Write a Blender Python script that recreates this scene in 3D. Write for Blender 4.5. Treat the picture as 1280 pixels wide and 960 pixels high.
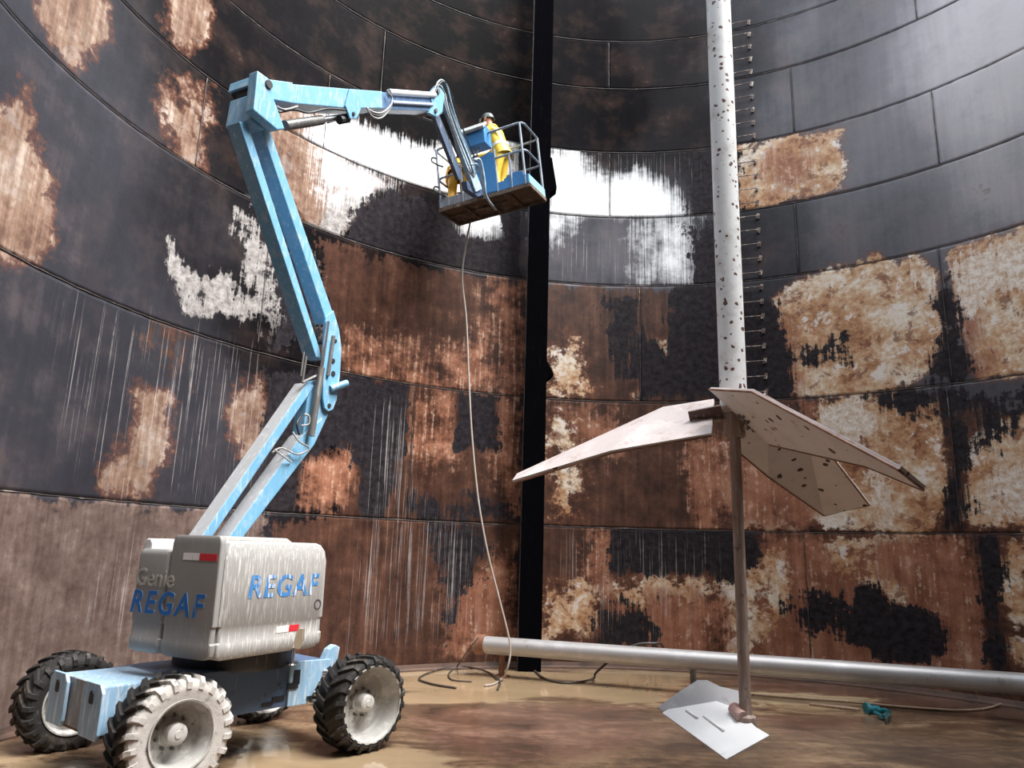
import bpy, bmesh, math, random
import numpy as np
from mathutils import Vector, Matrix

for o in list(bpy.data.objects): bpy.data.objects.remove(o)
sc = bpy.context.scene
col = sc.collection
random.seed(7)

# ------------------------------------------------------------------ camera
F, PITCH, ROLL, EYE = 918.48, .2212, .0294, 2.077          # focal length in pixels of the 1280 x 960 frame
cp, sp = math.cos(PITCH), math.sin(PITCH)
cd = bpy.data.cameras.new('camera'); cam = bpy.data.objects.new('camera', cd); col.objects.link(cam)
cd.sensor_fit = 'HORIZONTAL'; cd.sensor_width = 36; cd.lens = F / 1280 * 36; cd.clip_start = .05; cd.clip_end = 200
cr, sr = math.cos(ROLL), math.sin(ROLL)
fw = Vector((0, cp, sp)); rt0 = Vector((1, 0, 0)); up0 = Vector((0, -sp, cp))
rt = rt0 * cr + up0 * sr; upv = up0 * cr - rt0 * sr
Mx = Matrix((rt, upv, -fw)).transposed().to_4x4(); Mx.translation = Vector((0, 0, EYE))
cam.matrix_world = Mx
sc.camera = cam
# ------------------------------------------------------------------ sky, sun, exposure
w = bpy.data.worlds.new('sky'); sc.world = w; w.use_nodes = True
bg = w.node_tree.nodes['Background']; bg.inputs[0].default_value = (.90, .95, 1.0, 1); bg.inputs[1].default_value = 2.4
sd = bpy.data.lights.new('sun', 'SUN'); sun = bpy.data.objects.new('sun', sd); col.objects.link(sun)
sd.energy = 9.0; sd.angle = math.radians(38); sd.color = (1, .97, .93)
sun.rotation_euler = Vector((-.58, .24, -1)).to_track_quat('-Z', 'Y').to_euler()
vs = sc.view_settings
sc.display_settings.display_device = 'sRGB'
vs.view_transform = 'Standard'; vs.look = 'None'; vs.gamma = 1; vs.use_curve_mapping = False; vs.exposure = 0.34

# ------------------------------------------------------------------ helpers: points
EYEP = np.array([0, 0, EYE])
def ray(x, y):
    u = (x - 640) / F; v = -(y - 480) / F
    u, v = u * cr - v * sr, u * sr + v * cr
    return np.array([u, cp - v * sp, sp + v * cp])
def at_z(x, y, z=0.): d = ray(x, y); return EYEP + d * (z - EYE) / d[2]
def at_depth(x, y, Y): d = ray(x, y); return EYEP + d * Y / d[1]
def at_plane(x, y, p, n): d = ray(x, y); return EYEP + d * ((np.array(p) - EYEP) @ n) / (d @ n)
CX, CY, R = 1.987, 6.947, 7.392                            # tank axis and radius
def on_wall(x, y, rr=R):
    d = ray(x, y); h = d[:2]; a = h @ h; b = -(h @ np.array([CX, CY])); c = CX * CX + CY * CY - rr * rr
    return EYEP + d * (-b + math.sqrt(b * b - a * c)) / a
def sz(x, y):                                              # arc length along the shell and height
    p = on_wall(x, y); a = math.atan2(p[1] - CY, p[0] - CX)
    if a < -2.2: a += 2 * math.pi
    return a * R, p[2]
V = lambda p: Vector((float(p[0]), float(p[1]), float(p[2])))

# ------------------------------------------------------------------ helpers: objects
def tag(o, label=None, cat=None, group=None, kind=None):
    if label: o['label'] = label
    if cat: o['category'] = cat
    if group: o['group'] = group
    if kind: o['kind'] = kind
    return o
ORG = {}
def root(name, loc, label=None, cat=None, group=None, kind=None):
    o = bpy.data.objects.new(name, None); o.location = V(loc); o.empty_display_size = .2
    col.objects.link(o); ORG[o] = np.array(loc, float)
    return tag(o, label, cat, group, kind)
def org(o):
    while o is not None:
        if o in ORG: return ORG[o]
        o = o.parent
    return np.zeros(3)
def obj(name, bm, mat, parent=None, smooth=False, bevel=0, auto=None):
    off = org(parent)
    if np.any(off): bmesh.ops.translate(bm, vec=-V(off), verts=bm.verts)
    bmesh.ops.recalc_face_normals(bm, faces=bm.faces)
    if bevel: bmesh.ops.bevel(bm, geom=[e for e in bm.edges if len(e.link_faces) == 2 and e.calc_face_angle(0) > .5], offset=bevel, segments=2, affect='EDGES', profile=.6)
    me = bpy.data.meshes.new(name); bm.to_mesh(me); bm.free()
    if smooth:
        for p in me.polygons: p.use_smooth = True
        if auto: me.set_sharp_from_angle(angle=auto)
    for m in (mat if isinstance(mat, (list, tuple)) else [mat]): me.materials.append(m)
    o = bpy.data.objects.new(name, me); col.objects.link(o)
    if parent is not None: o.parent = parent
    return o
def add_prism(bm, pts, vec):                               # polygon extruded along a vector
    a = [bm.verts.new(V(p)) for p in pts]; vec = V(vec); b = [bm.verts.new(v.co + vec) for v in a]
    bm.faces.new(a); bm.faces.new(b[::-1]); n = len(a)
    for i in range(n): bm.faces.new((a[i], b[i], b[(i + 1) % n], a[(i + 1) % n]))
    return bm
def add_box(bm, c, ax, ay, az):                            # centre and three half-axis vectors
    c, ax, ay, az = map(np.array, (c, ax, ay, az))
    return add_prism(bm, [c - ax - ay - az, c + ax - ay - az, c + ax + ay - az, c - ax + ay - az], az * 2)
def frame(t):
    t = t.normalized(); a = Vector((0, 0, 1)) if abs(t.z) < .9 else Vector((1, 0, 0))
    s = t.cross(a).normalized(); return s, s.cross(t).normalized()
def add_tube(bm, pts, r, n=8, smooth=0, caps=True, closed=False):
    P = [V(p) for p in pts]
    if smooth:
        Q = []
        m = len(P)
        for i in range(m - (0 if closed else 1)):
            if closed: p0, p1, p2, p3 = P[i - 1], P[i], P[(i + 1) % m], P[(i + 2) % m]
            else: p0, p1, p2, p3 = P[max(i - 1, 0)], P[i], P[i + 1], P[min(i + 2, m - 1)]
            for k in range(smooth):
                t = k / smooth
                Q.append(.5 * (2 * p1 + (p2 - p0) * t + (2 * p0 - 5 * p1 + 4 * p2 - p3) * t * t + (3 * p1 - p0 - 3 * p2 + p3) * t ** 3))
        if not closed: Q.append(P[-1])
        P = Q
    m = len(P); rings = []; s = None
    for i, p in enumerate(P):
        if closed: t = P[(i + 1) % m] - P[i - 1]
        else: t = P[min(i + 1, m - 1)] - P[max(i - 1, 0)]
        if t.length < 1e-9: t = Vector((0, 0, 1))
        t.normalize()
        if s is None: s, q = frame(t)
        else:
            s = (s - t * s.dot(t)).normalized(); q = s.cross(t)
        rr = r[min(i, len(r) - 1)] if isinstance(r, (list, tuple)) else r
        rings.append([bm.verts.new(p + (s * math.cos(2 * math.pi * k / n) + q * math.sin(2 * math.pi * k / n)) * rr) for k in range(n)])
    for i in range(m if closed else m - 1):
        a, b = rings[i], rings[(i + 1) % m]
        for k in range(n): bm.faces.new((a[k], a[(k + 1) % n], b[(k + 1) % n], b[k]))
    if caps and not closed: bm.faces.new(rings[0][::-1]); bm.faces.new(rings[-1])
    return bm
def add_lathe(bm, prof, n=48, c=(0, 0, 0), axis='Y', closed=False, caps=True):   # profile of (radius, along axis)
    c = V(c); rings = []
    for r, h in prof:
        ring = []
        for k in range(n):
            a = 2 * math.pi * k / n; x, y = r * math.cos(a), r * math.sin(a)
            ring.append(bm.verts.new(c + (Vector((x, h, y)) if axis == 'Y' else Vector((x, y, h)))))
        rings.append(ring)
    m = len(rings)
    for i in range(m if closed else m - 1):
        a, b = rings[i], rings[(i + 1) % m]
        for k in range(n): bm.faces.new((a[k], a[(k + 1) % n], b[(k + 1) % n], b[k]))
    if not closed and caps:
        for rg, (r, h) in ((rings[0], prof[0]), (rings[-1], prof[-1])):
            if r > 1e-4: bm.faces.new(rg)
    return bm
NB = bmesh.new

# ------------------------------------------------------------------ helpers: materials
def lin(c, k=1.0):
    f = lambda v: (v / 12.92 if v <= .04045 else ((v + .055) / 1.055) ** 2.4)
    return tuple(f(v / 255) * k for v in c) + (1,)
class NT:
    def __init__(s, name):
        s.m = bpy.data.materials.new(name); s.m.use_nodes = True; s.t = s.m.node_tree
        s.b = s.t.nodes['Principled BSDF']
    def set(s, sock, v):
        if isinstance(v, bpy.types.NodeSocket): s.t.links.new(v, sock)
        else:
            try: sock.default_value = v
            except Exception: sock.default_value = (v, v, v)
    def node(s, typ, out=0, props={}, **kw):
        n = s.t.nodes.new(typ)
        for k, v in props.items(): setattr(n, k, v)
        for k, v in kw.items():
            k = k.replace('_', ' ') if not k.startswith('i') or not k[1:].isdigit() else int(k[1:])
            s.set(n.inputs[k], v)
        return n.outputs[out]
    def math(s, op, a, b=0., c=0., clamp=False):
        return s.node('ShaderNodeMath', 0, dict(operation=op, use_clamp=clamp), i0=a, i1=b, i2=c)
    def mix(s, f, a, b):
        n = s.t.nodes.new('ShaderNodeMix'); n.data_type = 'RGBA'
        s.set(n.inputs[0], f); s.set(n.inputs[6], a); s.set(n.inputs[7], b); return n.outputs[2]
    def mixf(s, f, a, b):
        n = s.t.nodes.new('ShaderNodeMix'); s.set(n.inputs[0], f); s.set(n.inputs[2], a); s.set(n.inputs[3], b); return n.outputs[0]
    def noise(s, vec, scale, detail=6, rough=.6, dist=0):
        return s.node('ShaderNodeTexNoise', 0, Vector=vec, Scale=scale, Detail=detail, Roughness=rough, Distortion=dist)
    def map(s, vec, sc_): return s.node('ShaderNodeVectorMath', 0, dict(operation='MULTIPLY'), i0=vec, i1=sc_)
    def ramp(s, f, stops):
        n = s.t.nodes.new('ShaderNodeValToRGB'); s.set(n.inputs[0], f); e = n.color_ramp.elements
        while len(e) < len(stops): e.new(.5)
        for el, (p, c) in zip(e, stops): el.position = p; el.color = c
        return n.outputs[0]
    def step(s, v, lo, hi): return s.math('DIVIDE', s.math('SUBTRACT', v, lo), hi - lo, clamp=True)
    def coord(s): return s.node('ShaderNodeTexCoord', 3)
    def bump(s, h, strength=.3, dist=.01):
        s.set(s.b.inputs['Normal'], s.node('ShaderNodeBump', 0, Strength=strength, Distance=dist, Height=h))
    def out(s, color, rough=.5, metal=0., spec=.5):
        s.set(s.b.inputs['Base Color'], color); s.set(s.b.inputs['Roughness'], rough)
        s.set(s.b.inputs['Metallic'], metal); s.set(s.b.inputs['Specular IOR Level'], spec); return s.m
def paint(name, rgb, rough=.45, dirt=(200, 200, 198), lo=.58, hi=.66, streak=True, scale=5, metal=0., amount=.8, grime=None, glo=.6, ghi=.75, bump=0., fine=False, spots=None, spot_scale=6., spot_r=.2):
    t = NT(name); v = t.coord()
    n = t.noise(t.map(v, (24, 24, 1.5) if fine else (9, 9, 1.1)) if streak else v, 3 if streak else scale, 5, .65)
    f = t.math('MULTIPLY', t.step(n, lo, hi), amount)
    c = t.mix(f, t.mix(t.noise(v, 2.3, 4), lin(rgb, .88), lin(rgb, 1.1)), lin(dirt))
    if grime: c = t.mix(t.step(t.noise(v, scale * 1.7, 7, .7), glo, ghi), c, lin(grime))
    if spots:
        vv = t.node('ShaderNodeVectorMath', 0, dict(operation='ADD'), i0=v, i1=t.map(t.node('ShaderNodeTexNoise', 1, Vector=v, Scale=14., Detail=3.), (.05, .05, .05)))
        vo = t.t.nodes.new('ShaderNodeTexVoronoi'); t.set(vo.inputs['Vector'], vv); t.set(vo.inputs['Scale'], spot_scale)
        rnd = t.node('ShaderNodeSeparateColor', 0, Color=vo.outputs['Color'])
        rad = t.math('MULTIPLY', t.math('MAXIMUM', t.math('SUBTRACT', rnd, .45), 0.), spot_r / .55)
        c = t.mix(t.step(t.math('SUBTRACT', rad, vo.outputs['Distance']), -.01, .03), c, lin(spots))
    if bump: t.bump(t.noise(v, scale * 6, 5), bump, .01)
    return t.out(c, rough, metal)

# ------------------------------------------------------------------ painted marks on the shell, as signed distances in shell coordinates
K_ = ('P', 'R', 'O', 'T', 'G', 'W', 'B', 'D', 'U', 'N')         # dusty brown, brown rust, orange rust, tan, grey peel, white reflection, black coat and column reflection, drips, coat tone with sheen
MARKS = [
 # lower left dusty brown course
 ('P', 0, 1, [(-120,590),(0,612),(160,630),(270,642),(330,646),(330,900),(-120,1000)]),
 # brown rust
 ('R', None, 1, [(398,296),(440,312),(470,319),(553,338),(620,350),(660,352),(650,650),(650,860),(340,900),(345,655),(420,640),(415,480)]),
 ('R', None, 1, [(665,353),(760,360),(900,358),(960,378),(985,480),(1000,505),(1400,500),(1400,900),(650,860)]),
 ('R', 2, .6, [(290,0),(320,0),(330,60),(300,110),(280,60)]),
 ('R', 1, .35, [(195,400),(240,408),(235,440),(215,460),(200,440)]),
 # orange rust
 ('O', 0, 1, [(955,668),(1080,668),(1210,668),(1235,760),(1215,860),(1040,850),(900,840),(905,760),(950,740)]),
 ('O', 1, 1, [(905,560),(1000,585),(1035,650),(1000,662),(935,662)]),
 ('O', 1, 1, [(862,555),(905,555),(908,640),(880,660),(862,640)]),
 ('O', 0, .8, [(750,742),(800,738),(860,745),(905,790),(890,830),(770,820)]),
 ('O', 0, .8, [(800,672),(815,740),(860,745),(850,800),(790,790)]),
 ('O', 0, .7, [(735,665),(762,668),(758,735),(738,735)]),
 ('O', 1, .6, [(378,575),(440,560),(447,600),(420,632),(372,632)]),
 ('O', 0, .6, [(555,720),(640,700),(640,800),(560,810)]),
 ('O', 1, .3, [(520,500),(565,500),(560,560),(525,565)]),
 ('O', 2, .3, [(415,430),(470,440),(520,460),(560,470),(570,440),(600,430),(620,470),(560,488),(440,466)]),
 ('O', 1, .5, [(620,500),(648,500),(648,640),(628,640)]),
 ('O', 2, .5, [(618,352),(648,352),(648,490),(628,490)]),
 ('O', 1, .5, [(700,510),(760,520),(770,560),(720,580)]),
 # tan, bare primer
 ('T', 4, 1, [(918,182),(960,178),(1000,166),(1045,168),(1056,200),(1050,236),(1000,248),(918,268)]),
 ('T', None, 1.2, [(962,372),(1010,345),(1060,335),(1090,322),(1120,330),(1150,320),(1172,332),(1176,370),(1187,420),(1167,460),(1120,488),(1040,497),(992,492),(985,440),(968,400)]),
 ('T', None, 1.2, [(1187,318),(1230,300),(1290,282),(1330,280),(1330,470),(1218,472),(1192,400)]),
 ('T', None, 1, [(1022,500),(1112,492),(1168,502),(1186,560),(1182,640),(1150,664),(1030,664),(1000,625),(1010,560)]),
 ('T', 1, .8, [(1200,565),(1240,520),(1330,510),(1330,660),(1204,658)]),
 ('T', 1, .5, [(920,600),(990,640),(990,662),(930,662)]),
 ('T', 0, .6, [(1030,672),(1065,672),(1062,720),(1040,722)]),
 ('T', 0, .7, [(955,690),(985,690),(985,760),(955,800)]),
 ('T', 0, .6, [(690,742),(752,722),(746,790),(675,800)]),
 ('T', 0, .6, [(770,735),(820,722),(890,730),(900,750),(830,745),(800,770)]),
 ('T', 0, .6, [(1228,700),(1290,690),(1290,760),(1262,770)]),
 ('T', 0, .6, [(1110,680),(1150,720),(1130,750),(1090,740)]),
 ('T', 1, .5, [(690,520),(720,530),(715,640),(700,640)]),
 ('T', 2, .5, [(780,440),(825,430),(835,480),(800,490)]),
 ('T', None, 1, [(40,-60),(125,-60),(135,35),(115,65),(100,76),(85,80),(60,50),(55,30)]),
 ('T', None, 1, [(205,-60),(262,-60),(257,40),(232,60),(214,45)]),
 ('T', None, .9, [(8,130),(28,115),(45,200),(60,215),(66,300),(40,322),(-40,315),(-40,190)]),
 ('T', 3, .6, [(205,112),(215,118),(226,155),(234,108),(256,108),(248,196),(235,195),(215,162)]),
 ('T', 3, .8, [(330,160),(400,172),(440,208),(480,228),(445,268),(410,300),(385,288),(350,230)]),
 ('T', 4, .7, [(325,110),(400,140),(402,182),(330,140)]),
 ('T', 1, 1, [(170,488),(211,494),(206,570),(187,606),(150,617),(124,610),(130,580),(150,565),(176,530)]),
 ('T', 1, .8, [(294,495),(330,478),(342,540),(312,578),(294,560)]),
 ('O', 2, .8, [(960,400),(990,392),(1000,490),(985,492),(975,440)]),
 ('O', 1, .9, [(1000,500),(1020,500),(1012,560),(1004,600)]),
 ('O', 0, .9, [(1090,672),(1208,672),(1222,740),(1190,770),(1120,740)]),
 ('O', 0, .9, [(1195,770),(1230,770),(1236,850),(1190,850)]),
 ('R', 2, .8, [(1000,430),(1050,420),(1070,440),(1010,455)]),
 ('T', 0, .7, [(1030,668),(1180,668),(1160,684),(1040,690)]),
 ('T', 0, .6, [(1040,720),(1120,735),(1180,760),(1100,735)]),
 ('T', 0, .6, [(1255,668),(1290,668),(1290,820),(1265,820)]),
 ('T', 1, .7, [(905,560),(935,585),(990,640),(930,655),(905,620)]),
 ('T', 0, .5, [(905,730),(950,700),(950,800),(915,830)]),
 ('T', 2, .5, [(690,440),(720,430),(730,480),(695,485)]),
 # orange showing over the tan
 ('N', 2, .9, [(968,400),(990,395),(1000,492),(984,492)]), ('N', 2, .7, [(1188,400),(1212,380),(1230,420),(1222,472),(1210,472)]),
 ('N', 1, .9, [(1000,500),(1022,500),(1014,570),(1000,600)]), ('N', 1, .8, [(900,560),(960,575),(1020,640),(1010,660),(940,660),(905,640)]),
 ('N', 0, 1, [(1090,676),(1206,668),(1222,745),(1200,775),(1150,752),(1110,730)]), ('N', 0, 1, [(1192,775),(1226,765),(1238,850),(1185,850)]),
 ('N', 0, .8, [(985,690),(1030,676),(1035,730),(1000,750)]), ('N', 0, .8, [(735,668),(760,670),(757,738),(738,738)]), ('N', 0, .9, [(806,740),(850,742),(850,795),(812,792)]),
 ('N', 0, .8, [(862,738),(905,745),(910,800),(880,800)]), ('N', 1, .9, [(864,556),(903,556),(905,640),(884,656),(866,640)]), ('N', 4, .5, [(960,195),(1000,180),(1010,230),(970,240)]),
 # grey peel
 ('G', 1, .9, [(1024,510),(1070,500),(1095,520),(1080,560),(1030,560)]), ('G', 1, .7, [(1085,580),(1100,580),(1112,650),(1100,655)]),
 ('G', 2, .6, [(1150,325),(1172,332),(1168,372),(1150,360)]), ('G', 2, .5, [(1195,330),(1240,310),(1290,300),(1290,350),(1200,390)]),
 ('G', 2, 1.2, [(209,300),(226,330),(252,345),(252,388),(236,388),(214,342)]),
 ('G', 2, 1.2, [(255,345),(285,338),(300,370),(332,378),(332,396),(300,396),(255,392)]),
 ('G', 3, .6, [(300,245),(335,255),(345,300),(300,280)]),
 ('G', 2, .5, [(305,270),(345,302),(395,332),(400,425),(350,425),(332,392),(305,320)]),
 ('G', 3, .6, [(425,230),(470,240),(450,280),(420,300),(395,290)]),
 ('G', 3, 1, [(213,204),(229,212),(229,247),(217,242)]),
 ('G', 3, 1, [(159,280),(183,291),(181,300),(164,291)]),
 ('G', 1, .6, [(1230,590),(1300,570),(1300,640),(1250,640)]),
 # white patches: bright reflection on the wet coat, painted as colour
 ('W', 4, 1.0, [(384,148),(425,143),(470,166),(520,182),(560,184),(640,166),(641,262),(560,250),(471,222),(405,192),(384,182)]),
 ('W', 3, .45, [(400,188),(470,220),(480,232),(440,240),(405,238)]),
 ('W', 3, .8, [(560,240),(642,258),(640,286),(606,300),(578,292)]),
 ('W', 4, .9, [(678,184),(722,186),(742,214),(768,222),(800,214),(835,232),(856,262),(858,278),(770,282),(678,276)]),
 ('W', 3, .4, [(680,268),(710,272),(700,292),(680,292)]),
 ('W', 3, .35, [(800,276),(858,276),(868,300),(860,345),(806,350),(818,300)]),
 # black coat left standing on top, plus the column's painted reflection
 ('B', 1, 1, [(424,462),(440,464),(512,478),(508,540),(498,600),(476,648),(445,655),(450,600),(440,556),(378,572),(368,640),(330,650),(332,470)]),
 ('B', 1, 1.3, [(571,490),(622,494),(621,560),(570,562)]),
 ('B', 0, .6, [(532,650),(600,650),(604,690),(578,760),(560,800),(552,720)]),
 ('B', 1, .6, [(510,625),(640,620),(640,650),(510,650)]),
 ('B', 2, 1, [(836,356),(900,354),(968,374),(992,445),(988,505),(940,500),(800,498),(782,440),(800,410),(832,440)]),
 ('B', 2, .6, [(755,372),(800,372),(800,480),(770,470)]),
 ('B', 0, 1.1, [(764,657),(948,660),(946,705),(915,727),(880,716),(764,716)]),
 ('B', 0, 1.2, [(1046,775),(1072,735),(1100,733),(1122,760),(1146,757),(1192,785),(1182,815),(1150,832),(1105,830),(1060,805)]),
 ('B', 0, .6, [(980,755),(1060,735),(1060,790),(1000,785)]),
 ('B', 0, 1, [(1216,666),(1256,666),(1250,740),(1264,860),(1240,860),(1227,760)]),
 ('B', 2, 1.1, [(1164,385),(1183,345),(1197,380),(1212,440),(1218,476),(1160,482),(1165,440),(1181,410)]),
 ('B', 1, .8, [(1172,485),(1200,490),(1212,560),(1206,660),(1180,660),(1190,580)]),
 ('B', 1, .7, [(1090,490),(1170,488),(1160,520),(1100,515)]),
 ('B', 1, .5, [(1230,500),(1290,490),(1290,520),(1220,560)]),
 ('B', 2, .6, [(1010,430),(1050,425),(1060,450),(1010,452)]),
 ('B', 0, .5, [(745,760),(810,756),(820,810),(750,815)]),
 ('B', 3, .9, [(478,236),(545,252),(575,292),(640,300),(640,348),(553,334),(470,314),(430,300),(440,268)]),
 ('B', 3, 1.5, [(627,240),(650,240),(650,349),(627,347)]),  # dark reflection of the column, painted as a straight strip
 ('B', 3, .7, [(860,280),(925,275),(925,352),(870,352)]),
 ('B', 4, 1, [(858,195),(925,190),(925,272),(862,272)]),
 ('B', 2, .6, [(335,300),(395,330),(400,430),(345,430)]),
]
DRIPS = [('D', None, 1, [(462,490),(508,480),(515,560),(560,640),(612,655),(606,800),(420,830),(445,655)]),
 ('D', None, .6, [(70,350),(330,430),(340,650),(160,640),(60,600)]), ('D', None, .5, [(160,640),(330,650),(330,800),(60,800)]),
 ('D', None, .6, [(690,650),(900,655),(890,800),(700,800)]), ('D', 4, .7, [(720,180),(860,180),(880,230),(840,230),(800,222),(730,216)]),
 ('D', 3, .6, [(690,280),(860,275),(860,350),(690,350)]), ('D', 2, .5, [(560,430),(650,430),(650,500),(560,500)])]
# coat tone: paleness at points of the shell, upper right sheen painted in
DUST = [((100,150),.50),((60,450),.50),((180,420),.5),((30,330),.5),((250,300),.30),((250,520),.48),((350,60),.14),((450,50),.10),((560,60),-.05),((620,130),-.08),((720,60),.10),((760,140),.06),((840,60),.2),((700,150),.15),((520,120),-.08),  # DUST holds the coat tone, painted sheen included
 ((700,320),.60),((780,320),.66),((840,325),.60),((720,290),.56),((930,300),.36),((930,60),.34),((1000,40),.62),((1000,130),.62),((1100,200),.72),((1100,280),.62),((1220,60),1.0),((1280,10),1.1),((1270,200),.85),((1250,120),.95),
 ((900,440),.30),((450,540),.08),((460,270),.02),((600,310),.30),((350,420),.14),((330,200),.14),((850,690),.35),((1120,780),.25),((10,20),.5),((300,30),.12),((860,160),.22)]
def poly_sdf(S, Z, poly):
    P = np.array([sz(*p) for p in poly]); n = len(P); lo, hi = P.min(0) - .8, P.max(0) + .8
    out = np.full(S.shape, -9.); m = (S > lo[0]) & (S < hi[0]) & (Z > lo[1]) & (Z < hi[1])
    if not m.any(): return out
    x, y = S[m], Z[m]; d2 = np.full(x.shape, 1e9); ins = np.zeros(x.shape, bool)
    for i in range(n):
        a, b = P[i], P[(i + 1) % n]; e = b - a
        t = np.clip(((x - a[0]) * e[0] + (y - a[1]) * e[1]) / (e @ e + 1e-12), 0, 1)
        d2 = np.minimum(d2, (x - a[0] - t * e[0]) ** 2 + (y - a[1] - t * e[1]) ** 2)
        c = (a[1] > y) != (b[1] > y)
        xi = a[0] + (y - a[1]) / (e[1] if abs(e[1]) > 1e-9 else 1e-9) * e[0]
        ins ^= c & (x < xi)
    d = np.sqrt(d2); out[m] = np.where(ins, d, -d); return out
DP = [(sz(*p), v) for p, v in DUST]
def fields(S, Z, course):
    f = {k: np.full(S.shape, -.6) for k in K_}
    for k, c, g, poly in MARKS + DRIPS:
        if c is not None and c != course: continue
        f[k] = np.maximum(f[k], np.clip(poly_sdf(S, Z, poly) * g, -.6, .6 if k != 'D' else g * .4))
    wsum = np.zeros(S.shape); acc = np.zeros(S.shape)
    for (a, b), v in DP:
        q = 1 / ((S - a) ** 2 + (Z - b) ** 2 + .15) ** 1.6; wsum += q; acc += q * v
    f['U'] = acc / wsum
    return f

def wall_material():
    t = NT('tank_shell_steel'); uv = t.node('ShaderNodeUVMap', 0, dict(uv_map='shell'))
    def attr(n):
        a = t.t.nodes.new('ShaderNodeVertexColor'); a.layer_name = n
        s = t.t.nodes.new('ShaderNodeSeparateColor'); t.t.links.new(a.outputs[0], s.inputs[0]); return [s.outputs[0], s.outputs[1], s.outputs[2], a.outputs[1]]
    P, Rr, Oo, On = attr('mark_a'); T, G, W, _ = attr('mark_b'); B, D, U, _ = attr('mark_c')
    n1 = t.noise(uv, 2.2, 9, .68); n2 = t.noise(uv, 9, 7, .7); n3 = t.noise(uv, 34, 5, .7)
    st = t.noise(t.map(uv, (13, .9, 1)), 1.0, 6, .6); st2 = t.noise(t.map(uv, (46, .35, 1)), 1.0, 4, .55)
    n4 = t.noise(t.node('ShaderNodeVectorMath', 0, dict(operation='ADD'), i0=uv, i1=(31.7, 12.3, 0)), 1.3, 8, .66)
    stc = t.noise(t.map(uv, (7, .5, 1)), 1.0, 5, .6)
    e = t.math('ADD', t.math('MULTIPLY', t.math('SUBTRACT', n1, .5), .95), t.math('MULTIPLY', t.math('SUBTRACT', n2, .5), .42))
    ev = t.math('ADD', e, t.math('MULTIPLY', t.math('SUBTRACT', st, .5), .55))
    mk = lambda f, ed, k=.035, b=0.: t.step(t.math('ADD', f, ed), b - k, b + k)
    # dark coating, its tone carrying the painted sheen
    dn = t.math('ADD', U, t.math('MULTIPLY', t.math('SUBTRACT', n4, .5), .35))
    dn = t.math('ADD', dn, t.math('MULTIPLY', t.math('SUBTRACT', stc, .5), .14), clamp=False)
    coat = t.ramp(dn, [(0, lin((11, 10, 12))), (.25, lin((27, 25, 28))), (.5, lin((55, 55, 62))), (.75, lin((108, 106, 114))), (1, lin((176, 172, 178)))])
    coat = t.mix(t.math('MULTIPLY', t.step(n3, .66, .74), .35), coat, lin((120, 112, 108)))
    coat = t.mix(t.math('MULTIPLY', t.step(t.math('ADD', n4, t.math('MULTIPLY', n2, .3)), .80, .86), .5), coat, lin((84, 66, 58)))
    coat = t.mix(t.math('MULTIPLY', t.step(n4, .48, .66), .35), coat, t.mix(.5, coat, lin((96, 72, 60))))
    c = coat
    dusty = t.ramp(t.math('ADD', t.math('ADD', t.math('MULTIPLY', n1, .45), t.math('MULTIPLY', n2, .3)), t.math('MULTIPLY', st, .3)), [(.35, lin((60, 48, 45))), (.48, lin((92, 76, 71))), (.58, lin((112, 96, 90))), (.7, lin((150, 134, 126)))])
    c = t.mix(mk(P, e), c, dusty)
    rn = t.math('ADD', t.math('MULTIPLY', n1, .65), t.math('MULTIPLY', stc, .4))
    rust = t.ramp(rn, [(.3, lin((36, 26, 26))), (.45, lin((62, 43, 37))), (.58, lin((88, 61, 50))), (.68, lin((112, 82, 68))), (.8, lin((180, 152, 130)))])
    rust = t.mix(t.math('MULTIPLY', t.step(n2, .56, .68), .55), rust, lin((62, 42, 38)))
    rust = t.mix(t.math('MULTIPLY', t.step(n3, .62, .72), .55), rust, lin((176, 140, 112)))
    c = t.mix(mk(Rr, ev), c, rust)
    fl = t.math('ADD', st, t.math('MULTIPLY', t.math('SUBTRACT', n2, .5), .9))
    rust = t.mix(t.math('MULTIPLY', t.step(fl, .585, .64), .38), rust, lin((158, 124, 100)))
    rust = t.mix(t.math('MULTIPLY', t.step(fl, .42, .36), .6), rust, lin((44, 34, 34)))
    orange = t.ramp(rn, [(.34, lin((94, 60, 48))), (.5, lin((140, 94, 74))), (.6, lin((162, 114, 92))), (.72, lin((208, 176, 154)))])
    orange = t.mix(t.math('MULTIPLY', t.step(n3, .6, .74), .45), orange, lin((196, 164, 138)))
    orange = t.mix(t.math('MULTIPLY', t.step(fl, .59, .66), .5), orange, lin((214, 188, 166)))
    c = t.mix(mk(Oo, ev, .12), c, orange)
    big = t.noise(uv, .9, 5, .6, .8); n5 = t.noise(t.node('ShaderNodeVectorMath', 0, dict(operation='ADD'), i0=uv, i1=(7.1, 55.3, 0)), 2.6, 8, .7, .4)
    tn = t.math('ADD', t.math('ADD', t.math('MULTIPLY', n4, .4), t.math('MULTIPLY', n2, .3)), t.math('MULTIPLY', big, .3))
    tan = t.ramp(tn, [(.38, lin((116, 72, 54))), (.44, lin((166, 122, 90))), (.48, lin((188, 148, 114))), (.52, lin((204, 176, 148))), (.56, lin((220, 206, 188))), (.62, lin((230, 224, 220)))])
    tan = t.mix(t.math('MULTIPLY', t.step(n5, .555, .60), .75), tan, lin((112, 66, 50)))
    tan = t.mix(t.math('MULTIPLY', t.step(n5, .43, .39), .8), tan, lin((228, 222, 218)))
    tan = t.mix(t.math('MULTIPLY', t.step(n3, .60, .68), .6), tan, lin((112, 76, 60)))
    side = t.step(t.math('DIVIDE', t.node('ShaderNodeSeparateXYZ', 0, Vector=uv), R), 1.75, 2.05)   # the left of the shell keeps a greyer, darker primer
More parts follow.
